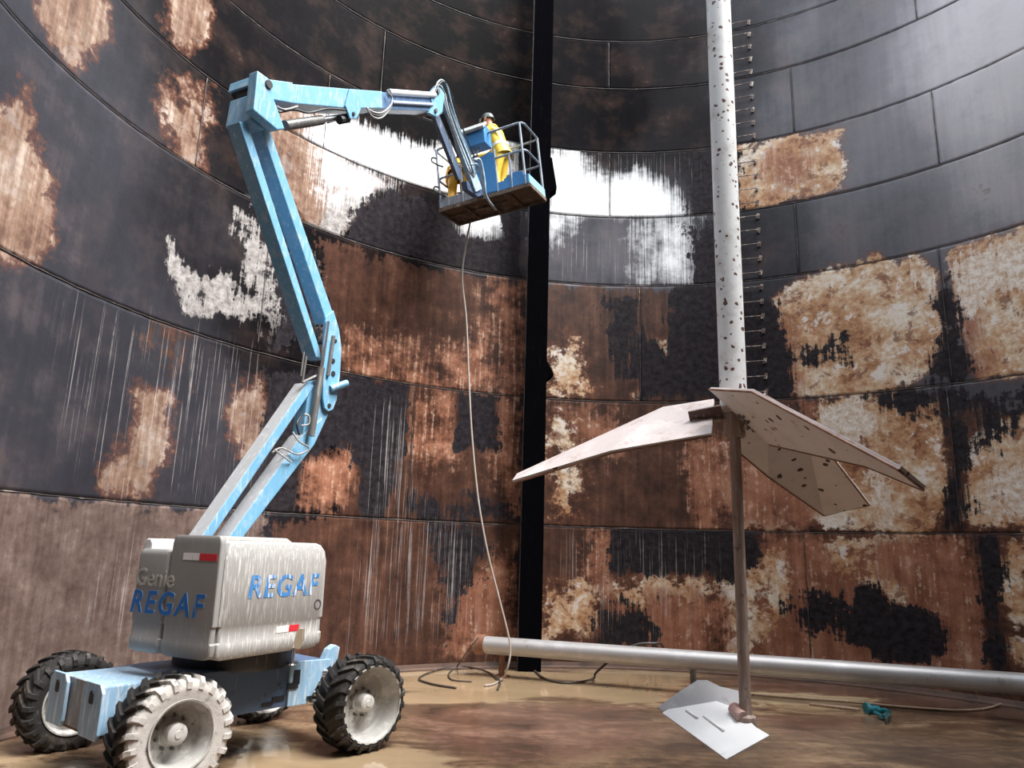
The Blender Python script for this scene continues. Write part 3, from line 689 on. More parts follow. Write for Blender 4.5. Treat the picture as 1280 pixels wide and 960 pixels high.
# articulated arms: side faces traced in the plane of the boom, given their real width
bm = NB(); side_prism(bm, [(236, 694), (250, 694), (394, 482), (384, 478)], -.10, .20); splash(obj('lower_arm', bm, BLUE, lift, bevel=.012), -d2 * .87 + UZ * .5)
bm = NB(); side_prism(bm, [(270, 694), (287, 694), (393, 556), (404, 522), (376, 546)], -.10, .20); splash(obj('lower_arm', bm, BLUE, lift, bevel=.012), -d2 * .87 + UZ * .5)
bm = NB(); side_prism(bm, [(299, 152), (309, 152), (404, 450), (395, 446)], -.09, .20); obj('upper_arm', bm, BLUE, lift, bevel=.01)
bm = NB(); side_prism(bm, [(324, 152), (334, 152), (420, 402), (409, 404)], -.09, .20); obj('upper_arm', bm, BLUE, lift, bevel=.01)
bm = NB(); side_prism(bm, [(392, 476), (405, 474), (410, 519), (393, 556), (378, 548), (384, 500)], -.085, .17); obj('arm_end_casting', bm, BLUE, lift, bevel=.01)
kn = None
for off in (-.135, .105):
    bm = NB(); side_prism(bm, [(407, 396), (417, 388), (424, 412), (427, 436), (425, 470), (421, 500), (416, 512), (411, 514), (406, 510), (404, 498), (404, 470), (405, 430)], off, .03)
    o = obj('knuckle_plate', bm, BLUE, lift, bevel=.005); kn = kn or o
def pin(x, y, off, r, L, mat, par, name='pin'):
    c = bp(x, y, off); bm = NB(); add_tube(bm, [c, c + n2v * L], r, 12); return obj(name, bm, mat, par, smooth=True, auto=.6)
for x, y, r in ((417, 451, .030), (417, 467, .034), (412, 507, .028), (420, 426, .022)): pin(x, y, -.145, r, .29, DARK, kn)
bm = NB(); add_tube(bm, [bp(413, 486, -.14), bp(434, 479, -.22)], .045, 12); obj('pivot_tube', bm, BLUE, lift, smooth=True, auto=.6)
bm = NB(); add_tube(bm, [bp(410, 402, -.16), bp(401, 468, -.16)], .022, 10); rod = obj('cylinder_rod', bm, CHROME, lift, smooth=True, auto=.6)
bm = NB(); add_tube(bm, [bp(402, 460, -.16), bp(389, 545, -.16)], .042, 12); obj('arm_cylinder', bm, STEEL, lift, smooth=True, auto=.6)
bm = NB(); add_tube(bm, [bp(417, 420, -.15), bp(410, 470, -.15)], .024, 10); obj('link_rod', bm, STEEL, lift, smooth=True, auto=.6)
for p_, q_, r_ in (((378, 478, -.12), (403, 466, -.12), .018), ((378, 478, -.12), (383, 445, -.12), .014), ((376, 470, 0), (380, 440, 0), .012)): obj('hose_guide', add_tube(NB(), [bp(*p_), bp(*q_)], r_, 8), STEEL, lift)
# boom head
bm = NB(); side_prism(bm, [(322, 88), (341, 102), (341, 120), (349, 142), (356, 161), (347, 162), (317, 137)], -.27, .13); hd = obj('boom_head', bm, BLUE, lift, bevel=.012)
bm = NB(); side_prism(bm, [(318, 116), (336, 124), (345, 158), (330, 162), (312, 150)], -.14, .38); obj('head_block', bm, BLUE, hd, bevel=.012)
bm = NB(); side_prism(bm, [(321, 93), (334, 101), (330, 112), (318, 104)], -.14, .42); obj('link_cap', bm, BLUE, hd, bevel=.01)
bm = NB(); side_prism(bm, [(322, 106), (332, 113), (330, 120), (320, 114)], -.14, .30); obj('head_link', bm, DARK, hd)
bm = NB(); side_prism(bm, [(313, 104), (321, 110), (319, 119), (311, 114)], .22, .06); obj('link_cap', bm, BLUE, hd, bevel=.006)
pin(337, 105, -.29, .05, .54, DARK, hd)
bm = NB(); side_prism(bm, [(336, 99), (366, 103), (366, 105), (436, 111), (478, 114), (478, 135), (433, 135), (368, 129), (340, 124)], -.17, .34); boom = obj('main_boom', bm, BLUE, lift, bevel=.01)
for off in (-.20, .17):
    bm = NB(); side_prism(bm, [(437, 111), (450, 112), (451, 137), (446, 148), (438, 148), (432, 132)], off, .03); obj('cylinder_lug', bm, BLUE, boom, bevel=.004)
pin(443, 142, -.22, .025, .46, DARK, boom)
bm = NB(); side_prism(bm, [(476, 115), (545, 119), (545, 139), (476, 136)], -.13, .26); tele = obj('telescopic_boom', bm, paint('pale_blue_inner_boom', (96, 128, 168), .35, (200, 208, 220), .55, .7, metal=.2), lift, bevel=.008)
bm = NB(); add_tube(bm, [bp(486, 115, -.15), bp(543, 119, -.15)], .045, 12); obj('cable_track', bm, paint('pale_cable_track', (222, 224, 228), .35), tele, smooth=True, auto=.6)
bm = NB(); add_tube(bm, [bp(490, 128, -.15), bp(540, 131, -.15)], .028, 12); obj('cable_track', bm, paint('pale_blue_track', (170, 186, 206), .35), tele, smooth=True, auto=.6)
bm = NB(); add_tube(bm, [bp(356, 157, -.05), bp(402, 150, -.05)], .062, 14); cy = obj('lift_cylinder', bm, STEEL, lift, smooth=True, auto=.6)
bm = NB(); add_tube(bm, [bp(400, 150, -.05), bp(441, 144, -.05)], .036, 12); obj('cylinder_rod', bm, CHROME, cy, smooth=True, auto=.6)
bm = NB(); add_tube(bm, [bp(424, 150, -.10), bp(434, 148, -.10)], .06, 10); obj('rod_eye', bm, DARK, cy)
# jib
for off in (-.15, .10):
    bm = NB(); side_prism(bm, [(538, 116), (546, 106), (553, 106), (556, 118), (553, 140), (546, 146), (536, 141), (540, 130)], off, .05); obj('jib_head_plate', bm, BLUE, lift, bevel=.006)
pin(549, 114, -.18, .04, .36, STEEL, lift); pin(546, 138, -.18, .035, .36, STEEL, lift)
JB = paint('pale_jib_paint', (156, 182, 200), .35, (226, 232, 236), .5, .66)
bm = NB(); side_prism(bm, [(549, 112), (557, 116), (603, 236), (595, 240)], -.12, .09); obj('jib_arm', bm, JB, lift, bevel=.008)
bm = NB(); side_prism(bm, [(541, 140), (547, 138), (580, 222), (574, 225)], -.04, .07); obj('jib_link', bm, paint('dull_blue_link', (84, 100, 124), .45), lift, bevel=.008)
bm = NB(); add_tube(bm, [bp(551, 142, -.02), bp(575, 196, -.02)], .042, 10); add_tube(bm, [bp(575, 196, -.02), bp(592, 228, -.02)], .024, 10); obj('jib_cylinder', bm, DARK, lift, smooth=True, auto=.6)
bm = NB(); side_prism(bm, [(583, 226), (603, 230), (606, 243), (598, 246), (585, 237)], -.08, .11); obj('rotator', bm, BLUE_D, lift, bevel=.01)
for P_, r_ in (([bp(592, 200, -.3), bp(600, 200, -.33), bp(605, 222, -.33), bp(608, 246, -.3), bp(620, 262, -.2)], .022), ([bp(588, 206, -.26), bp(597, 206, -.28), bp(602, 226, -.28), bp(606, 248, -.26)], .02)): obj('rotator_bracket', add_tube(NB(), P_, r_, 8, smooth=4), JB, lift, smooth=True)
def hose(pts, r, mat=BLACK, name='hose', par=lift, sm=6):
    bm = NB(); add_tube(bm, pts, r, 6, smooth=sm); return obj(name, bm, mat, par, smooth=True)
hose([bp(345, 135, -.2), bp(350, 140, -.24), bp(368, 137, -.22), bp(386, 141, -.2), bp(410, 136, -.19), bp(436, 138, -.18)], .014)
hose([bp(346, 133, -.2), bp(356, 137, -.26), bp(372, 133, -.22)], .012, HOSEG)
for k, dy in enumerate((0, 3, 6)):
    hose([bp(458, 134, -.2), bp(466, 140 + dy, -.24), bp(477, 141 + dy, -.25), bp(488, 132 + dy * .4, -.22), bp(490, 122, -.2), bp(484, 113 + k, -.2)], .013, (HOSEG, BLACK, HOSEG)[k])
for k, (dx, dy) in enumerate(((0, 0), (4, -3), (8, -1), (-3, 3))):
    hose([bp(538 + dx * .4, 122, -.16), bp(544 + dx * .5, 108 + dy, -.16), bp(550 + dx * .6, 103 + dy, -.16), bp(557 + dx * .6, 112 + dy, -.15), bp(562 + dx, 135, -.14), bp(574 + dx, 170, -.14), bp(588 + dx, 205, -.15), bp(592, 222, -.12)], .013, (BLACK, JB, BLACK, HOSEG)[k])
hose([bp(376, 532, -.15), bp(386, 530, -.18), bp(386, 520, -.18), bp(380, 518, -.15)], .011, HOSEG)
hose([bp(366, 540, -.13), bp(374, 552, -.18), bp(386, 560, -.18), bp(372, 568, -.15), bp(352, 560, -.1), bp(340, 566, -.08)], .011, HOSEG)
hose([bp(343, 562, -.11), bp(356, 572, -.15), bp(364, 578, -.12)], .010, HOSEG)
hose([bp(376, 520, -.12), bp(371, 530, -.16), bp(374, 544, -.16)], .011, BLACK)

# ------------------------------------------------------------------ platform of the lift
BC = np.array([-.46, 12.5, 8.29])
def rotv(rv):
    rv = np.array(rv, float); t = np.linalg.norm(rv); k = rv / t; Kx = np.array([[0, -k[2], k[1]], [k[2], 0, -k[0]], [-k[1], k[0], 0]])
    return np.eye(3) + math.sin(t) * Kx + (1 - math.cos(t)) * Kx @ Kx
RZ = np.array([[math.cos(-.43), -math.sin(-.43), 0], [math.sin(-.43), math.cos(-.43), 0], [0, 0, 1]]) @ rotv((.09, -.10, 0))
pa, pb, pc = RZ[:, 0], RZ[:, 1], RZ[:, 2]
PL, PW = .90, .38
b_ = lambda a, b, c: BC + pa * a + pb * b + pc * c
DECK = paint('muddy_deck_steel', (96, 80, 66), .6, (150, 136, 120), .55, .66, streak=False, scale=6, grime=(54, 44, 38), glo=.5, ghi=.64)
PBLUE = paint('blue_platform_paint', (58, 124, 182), .42, (150, 178, 200), .58, .7, amount=.5)
bm = NB(); add_box(bm, b_(0, 0, 0), pa * PL, pb * PW, pc * .012); deck = obj('platform_deck', bm, DECK, lift)
bm = NB()
for v in (-PW, PW): add_box(bm, b_(0, v, -.035), pa * PL, pb * .022, pc * .035)
for u in (-PL, PL): add_box(bm, b_(u, 0, -.035), pa * .022, pb * PW, pc * .035)
for u in (-.45, 0, .45): add_box(bm, b_(u, 0, -.03), pa * .025, pb * PW, pc * .025)
add_box(bm, b_(-.3, 0, -.03), pa * .6, pb * .03, pc * .02)
obj('deck_frame', bm, DECK, deck)
def toe(a0, b0, a1, b1, mat, h=.16):
    bm = NB(); p, q = b_(a0, b0, .01), b_(a1, b1, .01); n = np.cross(q - p, pc); n = n / np.linalg.norm(n)
    add_prism(bm, [p, q, q + pc * h, p + pc * h], n * .012); return obj('toe_board', bm, mat, deck)
TGREY = paint('grey_toe_board', (120, 128, 140), .5, (170, 172, 176), .5, .65)
toe(-PL, -PW, -.2, -PW, TGREY); toe(-.2, -PW, PL, -PW, PBLUE); toe(PL, -PW, PL, PW, paint('pale_blue_toe_board', (130, 186, 214), .45)); toe(-PL, PW, PL, PW, PBLUE); toe(-PL, -PW, -PL, PW, TGREY)
RAIL = paint('grey_blue_rail', (128, 140, 154), .4, (200, 206, 210), .55, .68, metal=.2)
RH = 1.17; rr_ = .021
def railtube(pts, name='guard_rail', sm=0, r=rr_):
    bm = NB(); add_tube(bm, [b_(*p) for p in pts], r, 8, smooth=sm); return obj(name, bm, RAIL, deck, smooth=True, auto=.7)
# right end with its rounded loop, near and far top rails, middle rails
def loop(z, u0, r=.10):
    return [(u0, -PW, z), (PL - r, -PW, z), (PL - r * .3, -PW + r * .3, z), (PL, -PW + r, z), (PL, PW - r, z), (PL - r * .3, PW - r * .3, z), (PL - r, PW, z), (u0, PW, z)]
railtube(loop(RH, .15)); railtube(loop(RH * .55, .15)); 
def loopl(z, u1, r=.10): return [(u1, -PW, z), (-PL + r, -PW, z), (-PL + r * .3, -PW + r * .3, z), (-PL, -PW + r, z), (-PL, PW - r, z), (-PL + r * .3, PW - r * .3, z), (-PL + r, PW, z), (u1, PW, z)]
railtube(loopl(RH, -.55)); railtube(loopl(RH * .5, -.4)); railtube([(-.55, PW, RH), (.15, PW, RH)]); railtube([(-.4, PW, RH * .52), (.15, PW, RH * .55)])
for u, v, h in ((PL - .06, -PW, RH), (PL, PW - .06, RH), (.30, -PW, RH * .7), (-PL + .03, -PW, RH), (-PL, PW - .05, RH), (-.40, -PW, RH * .62), (.1, PW, RH), (-.45, PW, RH), (.58, -PW, RH * .56)):
    railtube([(u, v, 0), (u, v, h)], 'post')
railtube([(.30, -PW, RH * .55), (-.15, -PW, RH * .36)], 'brace', r=.018); railtube([(.30, -PW, .66), (-.2, -PW, .60)], 'brace', r=.014)
# console and blue sheet on the near rail
LID = paint('grey_console_lid', (150, 156, 160), .5, (190, 190, 186), .5, .65, grime=(120, 112, 100), glo=.55, ghi=.7)
bm = NB(); add_prism(bm, [b_(-.40, -PW - .16, .92), b_(-.40, -PW + .14, .92), b_(-.40, -PW + .14, 1.26), b_(-.40, -PW - .02, 1.31), b_(-.40, -PW - .16, 1.15)], pa * .61); cb = obj('control_box', bm, PBLUE, deck, bevel=.012)
bm = NB(); add_prism(bm, [b_(-.44, -PW - .20, 1.17), b_(-.44, -PW - .03, 1.34), b_(-.44, -PW - .06, 1.37), b_(-.44, -PW - .23, 1.21)], pa * .67); obj('console_lid', bm, LID, cb, bevel=.008)
bm = NB(); add_prism(bm, [b_(-.12, -PW - .02, .02), b_(.30, -PW - .02, .02), b_(.30, -PW - .02, .74), b_(.2, -PW - .02, .80), b_(-.06, -PW - .02, .70), b_(-.14, -PW - .02, .5)], pb * .03); obj('side_sheet', bm, PBLUE, deck, bevel=.006)
bm = NB(); add_prism(bm, [b_(.42, -PW + .02, .03), b_(.80, -PW + .02, .03), b_(.80, -PW + .02, .26), b_(.66, -PW + .02, .30), b_(.42, -PW + .02, .22)], pb * .22); obj('tool_box', bm, PBLUE, deck, bevel=.01)
for k in range(3):
    bm = NB(); add_tube(bm, [b_(-.10 + k * .07, -PW - .05, .90), b_(-.12 + k * .07, -PW - .09, .84), b_(-.16 + k * .07, -PW - .08, .74)], .013, 6, smooth=3)
    obj('console_cable', bm, HOSEG, cb, smooth=True)
for z in (.98, .40):
    bm = NB(); add_tube(bm, [b_(-PL + .04, -PW - .02, z), b_(-PL - .03, -PW - .05, z + .03), b_(-PL - .05, -PW - .06, z - .04), b_(-PL + .06, -PW - .05, z - .14), b_(-PL + .16, -PW - .02, z - .20)], .016, 6, smooth=4)
    obj('rail_hook', bm, DARK, deck, smooth=True)

# ------------------------------------------------------------------ workers
YEL = paint('yellow_oilskin', (236, 196, 64), .4, (246, 224, 150), .58, .7, amount=.5, grime=(168, 118, 34), glo=.58, ghi=.72)
YEL2 = paint('ochre_oilskin', (216, 162, 44), .45, (232, 196, 96), .58, .7, amount=.5, grime=(140, 92, 30), glo=.56, ghi=.72)
SKIN = NT('skin').out(lin((196, 138, 112)), .5); BOOT = NT('rubber_boot').out(lin((36, 34, 36)), .5); GLOVE = NT('blue_glove').out(lin((52, 62, 120)), .6)
STRIPE = NT('reflective_stripe').out(lin((226, 228, 224)), .35)
def person(name, loc, heading, J, mat, label, helmet_rgb, harness=False):
    """J: joints in metres, x right, y forward, z up from the soles"""
    r = root(name, loc, label, 'person')
    ch, sh = math.cos(heading), math.sin(heading)
    def W(p): x, y, z = p; return loc + np.array([x * ch - y * sh, x * sh + y * ch, 0]) + UZ * z
    order = [('pelvis', None, .155), ('waist', 'pelvis', .15), ('chest', 'waist', .165), ('neck', 'chest', .085), ('chin', 'neck', .075), ('skull', 'chin', .105), ('crown', 'skull', .085)]
    for s in ('l', 'r'):
        order += [(s + 'sh', 'chest', .092), (s + 'el', s + 'sh', .065), (s + 'wr', s + 'el', .048), (s + 'pa', s + 'wr', .042), (s + 'hip', 'pelvis', .115), (s + 'kn', s + 'hip', .088), (s + 'an', s + 'kn', .062), (s + 'to', s + 'an', .050)]
    me = bpy.data.meshes.new(name); vid = {}; vv = []; ee = []; rad_ = []
    for k, par, rad in order:
        vid[k] = len(vv); vv.append(tuple(W(J[k]) - loc)); rad_.append(rad)
        if par: ee.append((vid[par], vid[k]))
    # fingers, unequal and bent
    for s in ('l', 'r'):
        p = np.array(J[s + 'pa']); q = np.array(J[s + 'wr']); fdir = (p - q) / (np.linalg.norm(p - q) + 1e-9)
        lat = np.cross(fdir, [0, 0, 1.]); lat = lat / (np.linalg.norm(lat) + 1e-9); dn = np.cross(fdir, lat) * (1 if np.cross(fdir, lat)[2] < 0 else -1)
        for k, (of, L) in enumerate(((-.033, .075), (-.011, .085), (.011, .08), (.033, .062), (.05, .05))):
            a = p + lat * of * (1 if s == 'r' else -1) - fdir * (.03 if k == 4 else 0); b1 = a + fdir * L * .55 + dn * .015; b2 = b1 + fdir * L * .3 + dn * .035
            i0 = len(vv); vv += [tuple(W(x) - loc) for x in (a, b1, b2)]; rad_ += [.011, .0095, .008]; ee += [(vid[s + 'pa'], i0), (i0, i0 + 1), (i0 + 1, i0 + 2)]
    me.from_pydata(vv, ee, []); o = bpy.data.objects.new('body', me); col.objects.link(o)
    md = o.modifiers.new('skin', 'SKIN'); o.modifiers.new('sub', 'SUBSURF').levels = 2
    for v, rad in zip(me.skin_vertices[0].data, rad_): v.radius = (rad, rad)
    me.skin_vertices[0].data[0].use_root = True
    dg = bpy.context.evaluated_depsgraph_get(); dg.update()
    m2 = bpy.data.meshes.new_from_object(o.evaluated_get(dg)); bpy.data.objects.remove(o)
    m2.materials.clear()
    for m in (mat, SKIN, BOOT, GLOVE): m2.materials.append(m)
    L = {k: np.array(W(J[k]) - loc) for k in J}
    for p in m2.polygons:
        c = np.array(p.center); p.use_smooth = True
        dm = lambda k: np.linalg.norm(c - L[k])
        if dm('skull') < .15 or dm('chin') < .095: p.material_index = 1
        elif min(dm('lto'), dm('rto'), dm('lan') + .03, dm('ran') + .03) < .13: p.material_index = 2
        elif min(dm('lpa'), dm('rpa')) < .10 : p.material_index = 3
    b = bpy.data.objects.new('body', m2); col.objects.link(b); b.parent = r
    # head details: face direction
    sk, cn = L['skull'], L['chin']; up = np.array(L['crown'] - cn); up /= np.linalg.norm(up)
    fwd = np.array([-sh, ch, 0]); fwd = fwd - up * (fwd @ up); fwd /= np.linalg.norm(fwd); lat = np.cross(fwd, up)
    hm = NB(); prof = [(.118, .0), (.120, .02), (.112, .07), (.085, .112), (.045, .132), (.001, .138)]
    for q in range(1):
        rings = []
        for rd, h in prof:
            rings.append([hm.verts.new(V(loc + sk + up * (h + .015) + (lat * math.cos(a) * .92 + fwd * math.sin(a) * 1.08) * rd)) for a in np.linspace(0, 2 * math.pi, 25)[:-1]])
        for x, y in zip(rings[:-1], rings[1:]):
            for k in range(24): hm.faces.new((x[k], x[(k + 1) % 24], y[(k + 1) % 24], y[k]))
        base = [hm.verts.new(V(loc + sk + up * .008 + (lat * math.cos(a) * .92 + fwd * (math.sin(a) * 1.08 + (.45 * max(0, math.sin(a)) ** 2))) * .128)) for a in np.linspace(0, 2 * math.pi, 25)[:-1]]
        for k in range(24): hm.faces.new((base[k], base[(k + 1) % 24], rings[0][(k + 1) % 24], rings[0][k]))
    helm = obj('helmet', hm, paint('helmet_shell', helmet_rgb, .35), r, smooth=True, auto=.8)
    lm = NB(); add_tube(lm, [loc + sk + up * .07 + fwd * .12, loc + sk + up * .07 + fwd * .165], .026, 10); obj('head_lamp', lm, STEEL, helm)
    fm = NB()
    nose = loc + sk - up * .02 + fwd * .105
    add_prism(fm, [nose - lat * .014 - up * .025, nose + lat * .014 - up * .025, nose + up * .03], fwd * .022)
    obj('nose', fm, SKIN, r, bevel=.004)
    for s in (-1, 1): obj('eye', add_tube(NB(), [loc + sk + up * .008 + fwd * .095 + lat * .036 * s, loc + sk + up * .008 + fwd * .108 + lat * .036 * s], .012, 8), BOOT, r)
    fm = NB(); add_box(fm, loc + sk - up * .062 + fwd * .094, lat * .024, fwd * .008, up * .005); obj('mouth', fm, NT('lips').out(lin((150, 82, 76)), .5), r)
    for s in (-1, 1): obj('ear', add_box(NB(), loc + sk - up * .005 + lat * .108 * s, lat * .008, fwd * .018, up * .03), SKIN, r, bevel=.005)
    # jacket: hem skirt, collar, stripe or belt
    pel, wst, chs, nk = L['pelvis'], L['waist'], L['chest'], L['neck']
    ax = (chs - pel); ax /= np.linalg.norm(ax); s1 = np.cross(ax, fwd); s1 /= np.linalg.norm(s1); f1 = np.cross(s1, ax)
    jm = NB(); rings = []
    for p, rx, ry in ((pel - ax * .10, .205, .175), (pel + ax * .05, .195, .165), (wst, .18, .155), (chs, .205, .17), (chs + ax * .07, .17, .14)):
        rings.append([jm.verts.new(V(loc + p + s1 * math.cos(a) * rx + f1 * math.sin(a) * ry)) for a in np.linspace(0, 2 * math.pi, 21)[:-1]])
    for x, y in zip(rings[:-1], rings[1:]):
        for k in range(20): jm.faces.new((x[k], x[(k + 1) % 20], y[(k + 1) % 20], y[k]))
    jk = obj('jacket', jm, mat, r, smooth=True)
    cm = NB(); add_tube(cm, [loc + nk + (s1 * math.cos(a) + f1 * math.sin(a)) * .10 - ax * .01 for a in np.linspace(0, 2 * math.pi, 17)[:-1]], .03, 6, closed=True); obj('collar', cm, mat, jk, smooth=True)
    bmz = NB(); c0 = (pel * .35 + wst * .65)
    rings = [[bmz.verts.new(V(loc + c0 + ax * h + s1 * math.cos(a) * .197 + f1 * math.sin(a) * .17)) for a in np.linspace(0, 2 * math.pi, 21)[:-1]] for h in (-.03, .03)]
    for k in range(20): bmz.faces.new((rings[0][k], rings[0][(k + 1) % 20], rings[1][(k + 1) % 20], rings[1][k]))
    obj('belt', bmz, BOOT if harness else STRIPE, jk, smooth=True)
    return r
def worker_pose(tall=1., lean=0., side=0., crouch=0., larm=((-.30, .10, -.28), (-.26, .32, -.32)), rarm=((.30, .10, -.28), (.24, .34, -.30)), head=(0, .04)):
    h = 1 - crouch; J = {}
    h = h * tall; J['pelvis'] = (0, -.10 * crouch * 2, .93 * h); px_, py, pz = J['pelvis']
    def tr(x, y, z):                                       # above the pelvis: lean forward and sideways
        c, s = math.cos(lean), math.sin(lean); y, z = y * c + z * s, -y * s + z * c
        c, s = math.cos(side), math.sin(side); x, z = x * c + z * s, -x * s + z * c
        return (px_ + x, py + y, pz + z)
    J['waist'] = tr(0, 0, .18 * tall); J['chest'] = tr(0, 0, .42 * tall); J['neck'] = tr(0, .01, .58 * tall)
    nx, ny, nz = J['neck']; hx, hy = head
    J['chin'] = (nx + hx * .4, ny + hy * .5 + .02, nz + .075); J['skull'] = (nx + hx * .8, ny + hy, nz + .185); J['crown'] = (nx + hx, ny + hy, nz + .26)
    for s, sg, arm in (('l', -1, larm), ('r', 1, rarm)):
        sx, sy, szz = tr(.19 * sg, 0, .46); J[s + 'sh'] = (sx, sy, szz)
        e, w_ = arm; J[s + 'el'] = (sx + e[0] * 1 - (.30 * sg if False else 0), sy + e[1], szz + e[2]); ex = J[s + 'el']
        J[s + 'wr'] = (sx + w_[0], sy + w_[1], szz + w_[2]); v = np.array(J[s + 'wr']) - np.array(ex); v /= np.linalg.norm(v); J[s + 'pa'] = tuple(np.array(J[s + 'wr']) + v * .09)
        J[s + 'hip'] = (px_ + .10 * sg, py, pz - .05); J[s + 'kn'] = (.12 * sg, .06 + .30 * crouch, .48 * (1 - crouch * .5)); J[s + 'an'] = (.13 * sg, -.03, .09); J[s + 'to'] = (.15 * sg, .13, .055)
    return J
person('person', b_(.13, .08, .025), 1.14, worker_pose(tall=1.07, lean=.40, larm=((-.10, .18, -.22), (-.02, .42, -.26)), rarm=((.10, .20, -.22), (.04, .44, -.24)), head=(0, .08)), YEL,
       'worker in bright yellow oilskins and dark helmet leaning over the blue console on the platform', (74, 84, 82))
person('person', b_(-.74, .0, .025), -.5 + .5, worker_pose(lean=.75, crouch=.16, larm=((-.06, .16, -.24), (.0, .36, -.34)), rarm=((.06, .16, -.24), (.02, .36, -.36)), head=(0, .10)), YEL2,
       'stooping worker in ochre oilskins with black belt at the left end of the raised platform', (206, 160, 48), harness=True)

# ------------------------------------------------------------------ agitator on the tank axis
AGW = paint('stained_white_steel', (226, 219, 215), .5, (206, 200, 192), .5, .68, streak=False, scale=3, grime=(168, 140, 118), glo=.60, ghi=.74, spots=(74, 48, 40), spot_scale=9, spot_r=.34)
AGP = paint('spotted_white_pipe_paint', (240, 242, 244), .38, (200, 196, 192), .5, .7, streak=False, scale=5, grime=(128, 88, 80), glo=.64, ghi=.68, spots=(104, 72, 66), spot_scale=18, spot_r=.46)
AGS = paint('rusty_pale_shaft', (152, 132, 122), .5, (188, 176, 168), .5, .65, grime=(92, 64, 54), glo=.58, ghi=.7)
RUSTE = paint('rusty_edge', (128, 86, 66), .6, (168, 130, 106), .5, .66, streak=False)
AX, AY = 2.145, 6.95
ag = root('agitator', (AX, AY, .3), 'white rust-spotted agitator with drooping blades on a long vertical shaft in the tank centre', 'agitator')
bm = NB(); add_lathe(bm, [(.001, 3.42), (.128, 3.42), (.128, 15.0), (.001, 15.0)], 40, (AX, AY, 0), axis='Z'); obj('shaft_pipe', bm, AGP, ag, smooth=True, auto=.6)
bm = NB(); add_lathe(bm, [(.001, .70), (.052, .70), (.052, 3.45), (.001, 3.45)], 24, (AX, AY, 0), axis='Z'); obj('lower_shaft', bm, AGS, ag, smooth=True, auto=.6)
bm = NB(); add_lathe(bm, [(.001, 3.18), (.09, 3.18), (.10, 3.2), (.10, 3.42), (.145, 3.43), (.145, 3.47), (.001, 3.47)], 28, (AX, AY, 0), axis='Z'); obj('hub', bm, AGS, ag, smooth=True, auto=.5)
AGT = paint('pinkish_blade_top', (196, 184, 182), .5, (214, 204, 202), .5, .66, streak=False, scale=3, grime=(168, 142, 134), glo=.56, ghi=.7)  # pinkish tops painted darker to offset the strong sun on them
def blade(ang, px, w_, th_=.032):
    a = math.radians(ang); r = np.array([math.cos(a), math.sin(a), 0]); t = np.array([-r[1], r[0], 0]); c = np.array([AX, AY, 0]); P = {}
    for k, p in px.items(): P[k] = at_plane(*p, c + t * (w_ if k[1] == '+' else -w_), t)
    bm = NB(); q = {}
    def nrm(a_, b_2, c_): n = np.cross(b_2 - a_, c_ - a_); n = n / np.linalg.norm(n); return n if n[2] > 0 else -n
    n0 = nrm(P['I-'], P['F-'], P['F+']); n1_ = nrm(P['F-'], P['T-'], P['T+'])
    for k in P:
        n = n0 if k[0] == 'I' else n1_ if k[0] == 'T' else (n0 + n1_) / np.linalg.norm(n0 + n1_)
        q[k] = (bm.verts.new(V(P[k])), bm.verts.new(V(P[k] + n * th_)))
    for a_, b_2 in (('I', 'F'), ('F', 'T')):
        for j in (0, 1): bm.faces.new((q[a_ + '-'][j], q[b_2 + '-'][j], q[b_2 + '+'][j], q[a_ + '+'][j]))
        for s in '+-': bm.faces.new((q[a_ + s][0], q[b_2 + s][0], q[b_2 + s][1], q[a_ + s][1]))
    for k in 'IT': bm.faces.new((q[k + '-'][0], q[k + '+'][0], q[k + '+'][1], q[k + '-'][1]))
    bd = obj('blade', bm, [AGW, AGT], ag)
    for p in bd.data.polygons:
        if p.normal.z > .3: p.material_index = 1
    em = NB()
    add_tube(em, [P[k] + n0 * .002 for k in ('I+', 'F+', 'T+', 'T-', 'F-', 'I-')], .010, 5)
    obj('rusty_edge', em, RUSTE, bd)
    return P, n0
BLADES = {}
BLADES[160] = blade(160, {'I-': (893, 502), 'F-': (830, 512), 'T-': (648, 595), 'T+': (642, 604), 'F+': (764, 567), 'I+': (890, 545)}, .30)
BLADES[-80] = blade(-80, {'I-': (886, 487), 'F-': (939, 490), 'T-': (1123, 588), 'T+': (1154, 613), 'F+': (1084, 584), 'I+': (962, 556)}, .30)
BLADES[40] = blade(40, {'I-': (957, 494), 'F-': (1004, 524), 'T-': (1087, 632), 'T+': (1030, 645), 'F+': (961, 597), 'I+': (912, 556)}, .30)
